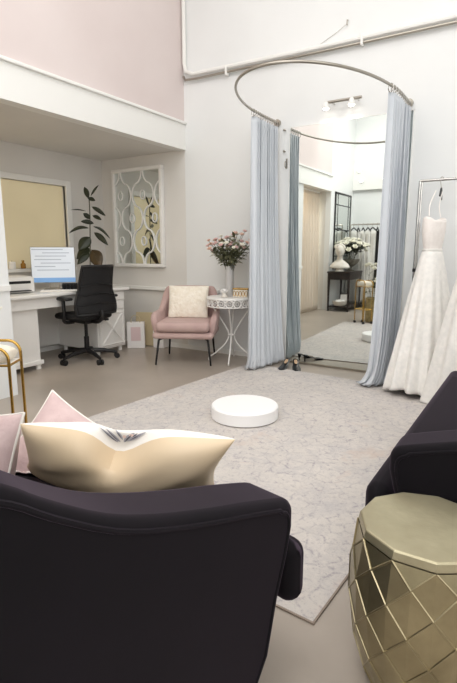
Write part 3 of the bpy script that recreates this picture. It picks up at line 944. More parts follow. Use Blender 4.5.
# window sill bits
t = thing('pillar_candle', 'small white candle on the sill of the frosted window', 'candle', (XA + .01, 3.12, WZ0))
bm = NB(); lathe(bm, [(.034, .001), (.036, .004), (.036, .07), (.03, .075), (.001, .07)], 20); obj('wax', bm, M['whitemat'], t)
bm = NB(); tube(bm, [(0, 0, .07), (0, 0, .085)], .002, 5); obj('wick', bm, M['black'], t)
t = thing('amber_bottle', 'small amber bottle on the sill beside the white candle', 'bottle', (XA + .01, 3.25, WZ0))
bm = NB(); lathe(bm, [(.022, .001), (.026, .004), (.026, .05), (.012, .062), (.012, .072)], 18); obj('body', bm, M['amber'], t)
bm = NB(); lathe(bm, [(.014, .072), (.014, .088)], 14); obj('cap', bm, M['gold'], t)

# ------------------------------------------------------------------ rubber plant
PX, PYY = -4.30, 3.90
cr = Vector((math.cos(math.radians(32.2)), math.sin(math.radians(32.2)), 0)); cu = Vector((0, 0, 1)); cf = Vector((-cr.y, cr.x, 0))
t = thing('rubber_plant', 'potted rubber plant with dark glossy leaves beside the lattice mirror', 'plant', (PX, PYY, DZ))
bm = NB(); lathe(bm, [(.055, .001), (.06, .004), (.08, .13), (.084, .14), (.076, .14), (.07, .12), (.001, .12)], 28); obj('pot', bm, M['whitemat'], t)
bm = NB(); lathe(bm, [(.071, .112), (.06, .122), (.001, .124)], 20); obj('soil', bm, M['darkwood'], t)
S = 1 / 6.83 * (5.78 / 495.0)      # crop px -> metres at the plant's distance
def q(x, y, dpt=0.0):
    return cr * ((x - 212) * S) + cu * ((640 - y) * S + .19) + cf * dpt
bm = NB(); tube(bm, smooth_curve([(0, 0, .12), q(206, 640), q(212, 520), q(218, 380), q(222, 280), q(222, 185)], 6), .006, 8, radii=None); obj('stem', bm, M['stem'], t)
LV = [((218, 185), (188, 112), 34, .03, 0), ((232, 172), (292, 105), 14, -.03, 0), ((212, 185), (268, 203), 26, -.05, 0), ((236, 238), (324, 298), 28, .0, 0),
      ((195, 266), (88, 256), 8, .05, 0), ((222, 316), (186, 282), 32, -.04, 0), ((238, 295), (304, 324), 26, -.06, 0), ((245, 344), (174, 334), 30, -.08, 0),
      ((210, 374), (76, 408), 22, .0, 1), ((240, 364), (344, 444), 18, .03, 1), ((243, 402), (336, 484), 38, -.04, 0),
      ((216, 430), (146, 520), 76, -.06, 0), ((205, 505), (108, 576), 68, .05, 0), ((206, 535), (140, 606), 48, -.1, 0), ((220, 512), (286, 628), 92, -.08, 2)]
for i, (a, b, w, dp, kind) in enumerate(LV):
    A = q(a[0], a[1], 0); B = q(b[0], b[1], dp)
    bm = NB()
    ax = B - A; L = ax.length; ax.normalize()
    wd = ax.cross(cf - ax * ax.dot(cf)).normalized()
    nn = wd.cross(ax)
    W_ = w * S
    def g(u, v):
        k = (2 * u - 1)
        p = A + ax * (L * v) + wd * (k * W_ * .5 * (math.sin(PI * (v ** .9)) ** .8 if 0 < v < 1 else 0))
        p = p + cu * ((.14 if kind == 1 else .05) * L * math.sin(PI * v)) + nn * (.10 * W_ * k * k)
        return p
    sheet(bm, g, 7, 13)
    tube(bm, [A + ax * (L * .04 * k) + cu * ((.14 if kind == 1 else .05) * L * math.sin(PI * .04 * k)) for k in range(24)], .0018, 5)
    obj('leaf', bm, M['leaf_brown' if kind == 2 else 'leaf'], t, solid=.0015)

# ------------------------------------------------------------------ office chair (faces -x)
OC = (-3.87, 3.40, 0)
t = thing('office_chair', 'black mesh-back swivel office chair at the white desk', 'office chair', OC, math.radians(-6))
# local: faces -x
for k in range(5):
    a = 2 * PI * k / 5 + math.radians(-84)
    d = Vector((math.cos(a), math.sin(a), 0)); s = Vector((-d.y, d.x, 0))
    bm = NB(); tube(bm, [d * .03 + Vector((0, 0, .105)), d * .17 + Vector((0, 0, .095)), d * .30 + Vector((0, 0, .066))], .02, 8, radii=[.026, .022, .014]); l_ = obj('base_arm', bm, M['black'], t)
    bm = NB()
    for sg in (-1, 1):
        c0 = d * .30 + s * (sg * .018) + Vector((0, 0, .029))
        tube(bm, [c0 - s * .010, c0 + s * .010], .028, 14)
    tube(bm, [d * .30 + Vector((0, 0, .03)), d * .30 + Vector((0, 0, .07))], .009, 8)
    obj('caster', bm, M['black'], l_)
bm = NB(); lathe(bm, [(.034, .085), (.034, .13), (.026, .13), (.026, .25), (.017, .25), (.017, .40)], 18); obj('gas_column', bm, M['black'], t)
bm = NB(); box(bm, -.12, .12, -.09, .09, .395, .435); obj('seat_mechanism', bm, M['black'], t, smooth=False, bevel=.01)
for y in (.13, .17):
    bm = NB(); tube(bm, [(.02 if y > .15 else -.06, .08, .405), (.02 if y > .15 else -.06, y + .1, .40)], .007, 6); tube(bm, [(.02 if y > .15 else -.06, y + .06, .40), (.02 if y > .15 else -.06, y + .1, .40)], .012, 8); obj('lever', bm, M['black'], t)
bm = NB()
def st(u, v):
    a = 2 * PI * u
    r_ = 1 / (abs(math.cos(a)) ** 4 + abs(math.sin(a)) ** 4) ** .25
    k = [0, .9, 1.0, 1.0, .93, .0][int(round(v * 5))]
    z = [.43, .432, .455, .485, .51, .515][int(round(v * 5))]
    x = .245 * r_ * math.cos(a) * k - .03
    return (x, .24 * r_ * math.sin(a) * k, z - .02 * max(0, (-x - .18) / .1))
sheet(bm, st, 40, 6, wrapu=True); bmesh.ops.remove_doubles(bm, verts=bm.verts, dist=1e-4); obj('seat', bm, M['mesh'], t, sub=1)
# back
def bk(u, v):
    z = .50 + .47 * v
    w = .215 + .04 * math.sin(PI * min(1, v * 1.8 + .1)) * (1 - v) - .038 * v
    y = w * (2 * u - 1)
    x = .225 + .05 * v - .05 * math.sin(PI * v) * .6 - .045 * (1 - (2 * u - 1) ** 2) * -.4 - .03 * (2 * u - 1) ** 2
    return (x, y, z)
bm = NB(); sheet(bm, bk, 14, 18); b_ = obj('backrest', bm, M['mesh'], t, solid=.012)
bm = NB()
ed = [bk(i / 12, 0) for i in range(13)] + [bk(1, i / 14) for i in range(1, 15)] + [bk(1 - i / 12, 1) for i in range(1, 13)] + [bk(0, 1 - i / 14) for i in range(1, 14)]
tube(bm, ed, .014, 8, closed=True); obj('back_frame', bm, M['black'], b_)
bm = NB()
for v in (.22, .42, .62):
    tube(bm, [(p[0] + .012, p[1], p[2] + .012 * math.cos(3 * (i - 6) / 6)) for i, p in [(i, bk(i / 12, v)) for i in range(13)]], .006, 6)
obj('lumbar_support', bm, M['black'], b_)
bm = NB(); tube(bm, smooth_curve([(.05, 0, .42), (.2, 0, .42), (.275, 0, .47), (.27, 0, .54)], 5), .02, 8); obj('back_spine', bm, M['black'], t)
for sy in (-1, 1):
    bm = NB(); tube(bm, smooth_curve([(.02, sy * .15, .42), (.02, sy * .255, .43), (.05, sy * .275, .52), (.04, sy * .272, .645)], 5), .018, 8); a_ = obj('armrest_post', bm, M['black'], t)
    bm = NB(); box(bm, -.07, .15, sy * .272 - .042, sy * .272 + .042, .645, .672); obj('arm_pad', bm, M['black'], a_, bevel=.014, seg=3)

# ------------------------------------------------------------------ bags and boards right of the desk
t = thing('gift_bag', 'white paper bag with pink label on the floor right of the desk', 'bag', (-3.90, 4.17, 0), math.radians(38))
bm = NB(); box(bm, -.10, .10, -.055, .055, .002, .30); obj('bag_body', bm, M['paper'], t, smooth=False, bevel=.003)
bm = NB(); box(bm, -.055, .055, -.0572, -.0552, .09, .25); obj('label_panel', bm, M['pinkcard'], t, smooth=False)
bm = NB(); tube(bm, smooth_curve([(-.05, -.04, .3), (-.045, -.04, .36), (0, -.04, .385), (.045, -.04, .36), (.05, -.04, .3)], 4), .004, 6); obj('handle', bm, M['kraft'], t)
t = thing('kraft_folder', 'tan card folder leaning on the wall behind the white paper bag', 'folder', (-3.86, 4.31, 0), math.radians(20))
Ml = Matrix.Rotation(math.radians(-9), 4, 'X')
bm = NB(); box(bm, -.15, .13, -.014, .014, .004, .40, Ml); obj('cover', bm, M['kraft'], t, smooth=False, bevel=.003)
t = thing('white_carton', 'slim white carton with a round hole next to the tan folder', 'box', (-3.67, 4.34, 0), math.radians(8))
bm = NB(); box(bm, -.07, .07, -.06, .06, .001, .27); obj('carton', bm, M['paper'], t, smooth=False, bevel=.003)
bm = NB(); tube(bm, [(0, -.0615, .235), (0, -.0595, .235)], .014, 14); obj('finger_hole', bm, M['ink_mid'], t, smooth=False)

# ------------------------------------------------------------------ small gold side cart at the left edge
CA = Vector((-2.19, 1.49, 0)); CB = Vector((-2.105, 1.365, 0))
ly = (CA - CB).normalized(); lx = Vector((ly.y, -ly.x, 0))      # lx points back towards the sofa side
GW = (CA - CB).length / 2; GL = .21
ctr = (CA + CB) / 2
GR = math.atan2(lx.y, lx.x)
t = thing('gold_side_cart', 'small gold tubular side cart with looped handles at the left picture edge', 'cart', ctr, GR)
for sy in (GW, -GW):
    hz = .672 if sy > 0 else .662
    pts = [(0, sy, .05)] + [(0, sy, .12 + k * .12) for k in range(4)]
    pts += [(x, sy, z) for x, z in arc(-.06, hz - .06, .06, 0, PI / 2, 6)]
    pts += [(x, sy, z) for x, z in arc(-GL + .06, hz - .06, .06, PI / 2, PI, 6)]
    pts += [(-GL, sy, .48 - k * .12) for k in range(4)] + [(-GL, sy, .05)]
    bm = NB(); tube(bm, pts, .0075, 10); a_ = obj('loop_handle', bm, M['gold'], t)
    for x in (0, -GL):
        bm = NB(); tube(bm, [(x - .009, sy, .022), (x + .009, sy, .022)], .021, 12); tube(bm, [(x, sy, .03), (x, sy, .055)], .006, 6); obj('caster', bm, M['black'], a_)
for nm, z in (('top_shelf', .575), ('lower_shelf', .225)):
    bm = NB()
    for sy in (GW, -GW):
        tube(bm, [(0, sy, z), (-GL, sy, z)], .006, 8)
    for x in (0, -GL):
        tube(bm, [(x, GW, z), (x, -GW, z)], .006, 8)
    f_ = obj(nm, bm, M['gold'], t)
    if z > .4:
        bm = NB(); box(bm, -GL + .004, -.004, -GW + .004, GW - .004, z, z + .006); obj('tray', bm, M['white'], f_, smooth=False)
Tm = Matrix.Translation(ctr) @ Matrix.Rotation(GR, 4, 'Z') @ Matrix.Translation((-GL / 2, 0, .615))
pillow('fur_throw', 'small bundle of cream faux fur on the tray of the gold side cart', 'throw', Tm, .19, .145, .10, M['fur'], M['fur'], floor_z=.582, pinch=.02, pw=.35)
# ------------------------------------------------------------------ plum velvet sofas
def sofa(label, loc, rz, W, arms=(1, -1)):
    t = thing('velvet_sofa', label, 'sofa', loc, rz)
    yf = .40
    crest = [(0.0, .548), (-.06, .566), (-.115, .582), (-.206, .607), (-.336, .648), (-.44, .692), (-.54, .757), (-.60, .803), (-.68, .842), (-.76, .855)]
    def outline(ins):
        pts = [(-.815 + ins, .085 + ins), (-.085 - ins * .6, .085 + ins), (-.045 - ins * .8, .165), (-.008 - ins, .30), (.026 - ins, .40), (.040 - ins, .46)]
        r_ = .042 - ins * .3
        cxx, czz = .040 - ins - r_, .540 - ins - r_
        pts += [(cxx + r_ * math.cos(a), czz + r_ * math.sin(a)) for a in [PI / 2 * k / 6 for k in range(7)]][:-1]
        pts += [(p.x, p.y) for p in smooth_curve([(s - .02, z - ins, 0) for s, z in crest], 3)]
        pts += [(-.80 + ins, .82 - ins), (-.815 + ins, .77 - ins)]
        return pts
    for sg in arms:
        bm = NB()
        prism(bm, outline(0), lambda a, b, x, sg=sg: (sg * x, yf + a, b), W / 2 - .15, W / 2)
        a_ = obj('armrest', bm, M['velvet'], t, bevel=.022, seg=4, ang=1.0)
        bm = NB()
        tube(bm, [(sg * (W / 2 - .001), yf + a, b) for a, b in outline(.024)], .0055, 8, closed=True)
        obj('piping', bm, M['velvet'], a_)
    # back
    bm = NB()
    prof = [(-.405, .085), (-.415, .76), (-.39, .82), (-.34, .842), (-.28, .83), (-.235, .78), (-.20, .44), (-.20, .085)]
    prism(bm, prof, lambda a, b, x: (x, a, b), (-W / 2 + .145) if -1 in arms else -W / 2, W / 2 - .145)
    obj('backrest', bm, M['velvet'], t, bevel=.02, seg=3, ang=1.0)
    bm = NB(); box(bm, -W / 2 + .03, W / 2 - .03, -.39, yf - .06, .075, .25); box(bm, -W / 2 + .145, W / 2 - .145, -.39, yf + .04, .075, .25)
    obj('seat_base', bm, M['velvet'], t, bevel=.015, seg=2)
    bm = NB()
    x0, x1 = W / 2 - .155, W / 2 + .002
    xl = x0 if -1 in arms else W / 2 - .01
    pl = [(-xl, -.195), (x0, -.195), (x0, yf + .03), (x1, yf + .03), (x1, yf + .112), (-x1, yf + .112), (-x1, yf + .03), (-xl, yf + .03)] if -1 in arms else [(-xl, -.195), (x0, -.195), (x0, yf + .03), (x1, yf + .03), (x1, yf + .105), (-xl, yf + .105)]
    prism(bm, pl, lambda a, b, z: (a, b, z), .228, .398)
    obj('seat_cushion', bm, M['velvet'], t, bevel=.055, seg=5, ang=1.0)
    for sx in (-1, 1):
        for y in (-.33, yf - .05):
            bm = NB(); lathe(bm, [(.014, 0.009 if y > 0 else .001), (.022, .08)], 14, (sx * (W / 2 - .13), y, 0)); obj('leg', bm, M['iron'], t)
    return t
ph = math.radians(-12)
u_ = Vector((-math.sin(ph), math.cos(ph), 0)); n_ = Vector((math.cos(ph), math.sin(ph), 0))
P_ = Vector((-.45, .965, 0))
WS = 1.2
sc_ = P_ - n_ * WS / 2 - u_ * .40
sofa('dark plum velvet sofa nearest the viewer, holding the scatter pillows', sc_, ph, WS, (1,))
WR = 1.78
sofa('plum velvet sofa on the right edge behind the faceted metal stool', (-.29 + .40, 1.44 + WR / 2, 0), PI / 2, WR)

# ------------------------------------------------------------------ pillows on the near sofa
SEAT = .401
L_ = Vector((-1.165, .775, .65)); R_ = Vector((-.60, .985, .655))
wx = (L_ - R_)
nh = Vector((wx.y, -wx.x, 0)).normalized()
al = math.radians(40)
nrm = nh * math.cos(al) + Vector((0, 0, 1)) * math.sin(al)
F1 = frame((L_ + R_) / 2, wx, nrm)
hgt = .45
F1.translation = (L_ + R_) / 2 - (F1.to_3x3() @ Vector((0, 1, 0))) * (hgt / 2)
BLc = Vector((-1.345, .905, .43)); BRc = Vector((-.74, 1.10, .44))
pt, pf, pW = pillow('satin_pillow', 'cream satin pillow with a dark print on its white face, nearest the sofa arm', 'pillow', F1, wx.length + .01, hgt, .22, M['white_linen'], M['beige_sat'], floor_z=SEAT, dent=.17, dentw=.24, push=.0, pinch=.07, pw=.42, wrinkle=.012, seed=4, N=40, front=.55, quad=[BRc, BLc, R_, L_])
# printed motif: slender feather shapes laid on the white face
def motif(name, shapes, m, lift):
    bm = NB()
    for (u0, v0, u1, v1, w) in shapes:
        def g(a, b):
            s = b
            ww = w * math.sin(PI * (.06 + .88 * s)) * (a - .5)
            u = u0 + (u1 - u0) * s - (v1 - v0) * ww / math.hypot(u1 - u0, v1 - v0)
            v = v0 + (v1 - v0) * s + (u1 - u0) * ww / math.hypot(u1 - u0, v1 - v0)
            e_ = .004
            p = pf(u, v, 1)
            nn = (pf(u + e_, v, 1) - p).cross(pf(u, v + e_, 1) - p).normalized()
            return pW(p + nn * lift * 1.6)
        sheet(bm, g, 4, 9)
    obj(name, bm, m, pt)
motif('printed_motif', [(-0.02, 0.933, -0.1, 0.798, 0.080), (-0.05, 0.924, -0.22, 0.879, 0.064), (0.02, 0.933, 0.2, 0.843, 0.048), (0.04, 0.942, 0.26, 0.897, 0.040), (0.0, 0.906, 0.1, 0.753, 0.040)], M['ink_mid'], .0025)
motif('printed_motif', [(-0.03, 0.924, -0.08, 0.834, 0.024), (-0.08, 0.915, -0.18, 0.888, 0.020), (0.04, 0.924, 0.18, 0.861, 0.016), (0.06, 0.938, 0.24, 0.910, 0.016), (-0.1, 0.879, -0.14, 0.834, 0.024), (0.02, 0.879, 0.08, 0.789, 0.016)], M['ink'], .0035)
motif('printed_motif', [(-0.1, 0.870, -0.06, 0.816, 0.048), (-0.02, 0.879, 0.0, 0.825, 0.040)], M['ink_blush'], .003)
# pink pillows
c2 = Vector((-1.33, 1.03, .40))
R2 = Matrix.Translation(c2) @ Matrix.Rotation(math.radians(32.2 + 10), 4, 'Z') @ Matrix.Rotation(math.radians(58), 4, 'X') @ Matrix.Rotation(math.radians(54), 4, 'Z')
pillow('plush_pillow', 'pale pink plush pillow corner-up behind the cream satin pillow', 'pillow', R2, .37, .37, .16, M['pinkplush'], M['pinkplush'], floor_z=SEAT, pinch=.10, piping=M['white_linen'])
c3 = Vector((-1.42, .76, .44))
R3 = Matrix.Translation(c3) @ Matrix.Rotation(math.radians(32.2 - 35), 4, 'Z') @ Matrix.Rotation(math.radians(68), 4, 'X') @ Matrix.Rotation(math.radians(8), 4, 'Z')
pillow('plush_pillow', 'pale pink plush pillow at the left picture edge on the near sofa', 'pillow', R3, .42, .40, .17, M['pinkplush'], M['pinkplush'], floor_z=SEAT, pinch=.09, piping=M['white_linen'])

# ------------------------------------------------------------------ faceted metal stool
t = thing('faceted_stool', 'champagne metal drum stool with diamond facets in the front right corner', 'stool', (-.172, 1.205, 0), math.radians(9))
N_ = 11
RAD = [.128, .148, .165, .177, .183, .183, .177, .168]
ZZ = [0.004, .062, .125, .19, .255, .318, .376, .425]
RINGS = []
bm = NB()
for i, (r_, z) in enumerate(zip(RAD, ZZ)):
    RINGS.append([bm.verts.new((r_ * math.cos(2 * PI * (k + .5 * (i % 2)) / N_), r_ * math.sin(2 * PI * (k + .5 * (i % 2)) / N_), z)) for k in range(N_)])
def nb(i, k, d):     # neighbour of vertex k of ring i in ring i+1, d=0 left / 1 right
    return (k + d - 1) % N_ if i % 2 == 0 else (k + d) % N_
for i in range(len(RAD) - 2):
    for k in range(N_):
        l_, r2 = nb(i, k, 0), nb(i, k, 1)
        top = k
        bm.faces.new((RINGS[i][k], RINGS[i + 1][r2], RINGS[i + 2][top], RINGS[i + 1][l_]))
RPT = [[v.co.copy() for v in r_] for r_ in RINGS]
for k in range(N_):
    bm.faces.new((RINGS[0][k], RINGS[0][(k + 1) % N_], RINGS[1][k]))
    i = len(RAD) - 2
    bm.faces.new((RINGS[i][k], RINGS[-1][nb(i, k, 1)], RINGS[-1][nb(i, k, 0)]))
bm.faces.new(RINGS[0][::-1])
body = obj('faceted_body', bm, M['champagne'], t, smooth=False, bevel=.006, seg=2)
bm = NB()
for i in range(len(RAD) - 1):
    for k in range(N_):
        for d in (0, 1):
            tube(bm, [RPT[i][k], RPT[i + 1][nb(i, k, d)]], .003, 6)
obj('ridges', bm, M['champagne'], t)
bm = NB()
i = len(RAD) - 1
lo = [(.168 * math.cos(2 * PI * (k + .5 * (i % 2)) / N_), .168 * math.sin(2 * PI * (k + .5 * (i % 2)) / N_), .4255) for k in range(N_)]
hi = [(x * .97, y * .97, .45) for x, y, z in lo]
A_ = [bm.verts.new(p) for p in lo]; B_ = [bm.verts.new(p) for p in hi]
bm.faces.new(A_[::-1]); bm.faces.new(B_)
for k in range(N_):
    bm.faces.new((A_[k], A_[(k + 1) % N_], B_[(k + 1) % N_], B_[k]))
obj('top', bm, M['champagne_top'], t, smooth=False, bevel=.004)

# ------------------------------------------------------------------ far side of the room, seen in the tall mirror
# cream drape in the alcove opening
def drape(label, y0, y1, x, seed, ztop):
    base = Vector((x, (y0 + y1) / 2, 0))
    t = thing('cream_drape', label, 'curtain', base)
    def f(u, v):
        y = (y0 + (y1 - y0) * u) - base.y
        a = .02 + .02 * v
        return (a * math.sin(2 * PI * 9 * u + .8 * math.sin(9 * u + seed)) + .02 * v * math.sin(3 * u), y * (1 + .06 * v), ztop * (1 - v) + .006)
    bm = NB(); sheet(bm, f, 90, 24); obj('fabric', bm, M['beige_curtain'], t, solid=.004)
    bm = NB(); tube(bm, [(0, y0 - base.y - .05, ztop + .015), (0, y1 - base.y + .05, ztop + .015)], .012, 8); obj('rod', bm, M['white'], t)
    return t
drape('cream floor-length drape in the alcove opening, seen in the tall mirror', .06, 1.1, -3.56, 1, ZS - .03)

# black grid mirror on the left wall
t = thing('grid_mirror', 'black framed grid mirror on the white wall, seen in the tall mirror', 'mirror', (XL, -.66, 0))
y0, y1, z0, z1 = -.45, .45, .76, 2.2
bm = NB(); box(bm, .004, .016, y0 + .02, y1 - .02, z0 + .02, z1 - .02); obj('glass', bm, M['glassy2'], t, smooth=False)
for nm, b_ in (('frame_rail', (y0, y1, z0, z0 + .035)), ('frame_rail', (y0, y1, z1 - .035, z1)), ('frame_stile', (y0, y0 + .04, z0, z1)), ('frame_stile', (y1 - .04, y1, z0, z1))):
    bm = NB(); box(bm, .003, .024, b_[0], b_[1], b_[2], b_[3]); obj(nm, bm, M['iron'], t, smooth=False, bevel=.004)
for b_ in ((y0 + .14, y0 + .155, z0, z1), (y1 - .155, y1 - .14, z0, z1), (y0, y1, z1 - .24, z1 - .222), (y0, y1, z1 - .70, z1 - .682), (y0, y1, z0 + .24, z0 + .258)):
    bm = NB(); box(bm, .012, .021, b_[0], b_[1], b_[2], b_[3]); obj('glazing_bar', bm, M['iron'], t, smooth=False)

# console table
CX0, CX1, CY0, CY1, CZ = -3.315, -2.875, -.60, .14, .735
t = thing('console_table', 'black console table below the grid mirror, seen in the tall mirror', 'table', ((CX0 + CX1) / 2, (CY0 + CY1) / 2, 0))
hx, hy = (CX1 - CX0) / 2, (CY1 - CY0) / 2
bm = NB(); box(bm, -hx, hx, -hy, hy, CZ - .03, CZ); obj('tabletop', bm, M['darkwood'], t, smooth=False, bevel=.005)
bm = NB(); box(bm, -hx + .015, hx - .015, -hy + .015, hy - .015, CZ - .15, CZ - .03); obj('apron', bm, M['darkwood'], t, smooth=False, bevel=.004)
for sx in (-1, 1):
    for sy in (-1, 1):
        bm = NB(); tube(bm, [(sx * (hx - .03), sy * (hy - .03), CZ - .03), (sx * (hx - .03), sy * (hy - .03), .002)], .02, 4, radii=[.026, .017]); obj('leg', bm, M['darkwood'], t, smooth=False)
bm = NB(); box(bm, -hx + .02, hx - .02, -hy + .02, hy - .02, .075, .095); obj('lower_shelf', bm, M['darkwood'], t, smooth=False, bevel=.003)

# plaster bust
t = thing('plaster_bust', 'white plaster bust on the console table, seen in the tall mirror', 'sculpture', (-3.13, -.01, CZ), math.radians(165))
t.scale = (1.12, 1.12, 1.12)
bm = NB()
lathe(bm, [(.075, .001), (.08, .01), (.06, .03), (.05, .05)], 20)
obj('socle', bm, M['stone'], t)
bm = NB()
def tor(u, v):
    a = 2 * PI * u
    R_ = [(.06, .045), (.15, .05), (.165, .07), (.14, .12), (.085, .165), (.05, .19), (.042, .235), (.046, .28)]
    i = min(int(v * 7), 6); k = v * 7 - i
    r_ = R_[i][0] * (1 - k) + R_[i + 1][0] * k; z = R_[i][1] * (1 - k) + R_[i + 1][1] * k
    d = .55 + .45 * max(0, (z - .17) / .1) if z < .27 else 1
    return (r_ * math.cos(a), r_ * min(1, d) * math.sin(a), z)
sheet(bm, tor, 28, 15, wrapu=True)
ellipsoid(bm, (0, -.012, .345), .078, .09, .104, None, 20, 14)
ellipsoid(bm, (0, -.09, .335), .012, .02, .02, None, 10, 6)
ellipsoid(bm, (0, -.075, .30), .022, .014, .01, None, 10, 6)
ellipsoid(bm, (0, -.058, .268), .03, .026, .02, None, 10, 6)
for sx in (-1, 1):
    ellipsoid(bm, (sx * .068, .0, .335), .01, .02, .028, None, 8, 6)
    ellipsoid(bm, (sx * .028, -.082, .355), .016, .01, .009, None, 8, 6)
obj('bust_figure', bm, M['stone'], t)
bm = NB()
ellipsoid(bm, (0, .02, .385), .078, .08, .072, None, 18, 10); ellipsoid(bm, (0, .095, .38), .036, .034, .036, None, 12, 8)
for k in range(11):
    a = PI * k / 10
    ellipsoid(bm, (.072 * math.cos(a), -.045 + .0 * k, .385 + .05 * math.sin(a)), .02, .02, .018, None, 8, 6)
obj('hair', bm, M['stone'], t)

# urn of white flowers
UX, UY = -3.04, -.36
t = thing('stone_urn', 'grey footed urn of white flowers on the console, seen in the tall mirror', 'urn', (UX, UY, CZ))
bm = NB(); lathe(bm, [(.07, .001), (.075, .012), (.03, .04), (.028, .07), (.09, .11), (.15, .17), (.165, .22), (.155, .22), (.12, .17), (.001, .14)], 28); obj('bowl', bm, M['urn'], t)
rf = random.Random(5)
NW = 34
for i in range(NW):
    a = 2 * PI * i * .381966; e = math.sqrt((i + .5) / NW)
    d = (.29 * e * math.cos(a), .27 * e * math.sin(a), .17 + .22 * math.sqrt(max(0, 1 - e * e)) + .05 * rf.random())
    flower('white bloom in the grey footed urn, seen in the tall mirror', (UX + .06 * e * math.cos(a), UY + .06 * e * math.sin(a), CZ + .15), d, Vector(d).length, 'petal_white', rf.uniform(.058, .075), 300 + i, 'white blooms in the grey urn', leaves=6, mleaf='leaf', ls=1.7)
# below the console
t = thing('framed_card', 'small black framed card on the console lower shelf, seen in the tall mirror', 'card', (-3.06, -.10, .096), math.radians(150))
Mf = Matrix.Rotation(math.radians(8), 4, 'X')
for nm, b_ in (('frame_rail', (-.08, .08, .002, .016)), ('frame_rail', (-.08, .08, .214, .23)), ('frame_stile', (-.08, -.066, .016, .214)), ('frame_stile', (.066, .08, .016, .214))):
    bm = NB(); box(bm, b_[0], b_[1], -.008, .008, b_[2], b_[3], Mf); obj(nm, bm, M['black'], t, smooth=False)
bm = NB(); box(bm, -.066, .066, -.003, .003, .016, .214, Mf); obj('card', bm, M['paper'], t, smooth=False)
t = thing('white_basket', 'low white bowl on the console lower shelf, seen in the tall mirror', 'bowl', (-3.09, .02, .096))
bm = NB(); lathe(bm, [(.08, .001), (.12, .03), (.14, .09), (.13, .09), (.11, .035), (.001, .02)], 28); obj('bowl', bm, M['stone'], t)
bm = NB()
for k in range(9):
    ellipsoid(bm, (.07 * math.cos(k * 2.4) * (k / 9) ** .5, .07 * math.sin(k * 2.4) * (k / 9) ** .5, .075 + .01 * (k % 3)), .045, .04, .03, None, 10, 6)
obj('folded_cloth', bm, M['whitemat'], t)

# basket of dried flowers beside the gold cart
AX, AY = -2.17, 1.12
t = thing('woven_basket', 'gold woven basket of pale flowers beside the gold cart, seen in the mirror', 'basket', (AX, AY, 0))
bm = NB(); lathe(bm, [(.08, .001), (.098, .01)] + [(.10 + .006 * (k % 2), .02 + .02 * k) for k in range(18)] + [(.094, .37), (.088, .03), (.001, .02)], 36, f=lambda a, z: 1 + .02 * math.sin(18 * a)); obj('weave', bm, M['basket'], t)
bm = NB(); tube(bm, [(.102 * math.cos(2 * PI * k / 30), .102 * math.sin(2 * PI * k / 30), .378) for k in range(30)], .01, 8, closed=True); obj('rim', bm, M['basket'], t)
for i in range(13):
    a = 2 * PI * i * .381966; e = math.sqrt((i + .5) / 13)
    d = (.17 * e * math.cos(a), .17 * e * math.sin(a), .78 + .1 * (1 - e) - .25 * (i % 3 == 0))
    flower('pale bloom in the gold woven basket, seen in the tall mirror', (AX + .03 * math.cos(a), AY + .03 * math.sin(a), .06), d, Vector(d).length, 'petal_white', .06, 500 + i, 'pale blooms in the woven basket', leaves=3)

# rear rack of white dresses
t = thing('dress_rack', 'chrome rail of white dresses along the rear wall, seen in the tall mirror', 'garment rack', (-2.55, -.88, 0))
bm = NB(); tube(bm, [(-.70, 0, 1.62), (.95, 0, 1.62)], .012, 8); obj('hanging_bar', bm, M['steel'], t)
for x in (-.70, .95):
    bm = NB(); tube(bm, [(x, 0, .03), (x, 0, 1.62)], .012, 8); obj('upright', bm, M['steel'], t)
    bm = NB(); tube(bm, [(x, -.2, .014), (x, .2, .014)], .013, 8); obj('foot', bm, M['steel'], t)
rr = random.Random(21)
hg = hanger('black hanger holding a white dress on the rear rail, seen in the mirror', (-3.2, -.88, 1.62), math.radians(55), 'iron', .19, 'black hangers on the rear rail', .012)
def rear_dress(name, label, cat, loc, rz, m, zl, group, seed):
    r = random.Random(seed)
    t = thing(name, label, cat, loc, rz, group)
    ph = r.uniform(0, 6)
    def f(u, v):
        a = 2 * PI * u
        w = .165 - .05 * math.sin(PI * min(1, v * 2.2)) + .12 * v
        d = .03 + .045 * v
        fl = 1 + .12 * v * math.sin(9 * a + ph)
        zt = -.115 - .02 * abs(math.cos(a)) * (v < .05)
        return (w * fl * math.cos(a), d * fl * math.sin(a), zt - zl * v)
    bm = NB(); sheet(bm, f, 44, 18, wrapu=True); obj('skirt', bm, M[m], t, solid=.003)
    return t
xs = [-3.18 + .094 * k for k in range(14)]
dr = None
for k, x in enumerate(xs):
    rz = math.radians(58 + rr.uniform(-16, 16))
    loc = (x, -.88, 1.62)
    dark = k in (5, 6)
    if k == 0:
        hg.location = loc; hg.rotation_euler = (0, 0, rz)
    elif dark:
        dup(hg, loc, rz, 'black hanger holding a black dress on the rear rail, seen in the mirror', 'black hangers with black dresses')
    else:
        dup(hg, loc, rz)
    if dark:
        rear_dress('black_dress', 'black dress on the rear rail among white ones, seen in the mirror', 'dress', loc, rz, 'mesh', 1.1, 'black dresses on the rear rail', 40 + k)
    elif dr is None:
        dr = rear_dress('white_dress', 'white dress hanging on the rear rail, seen in the tall mirror', 'dress', loc, rz, 'gown', 1.38, 'white dresses on the rear rail', 40 + k)
    else:
        dup(dr, loc, rz)
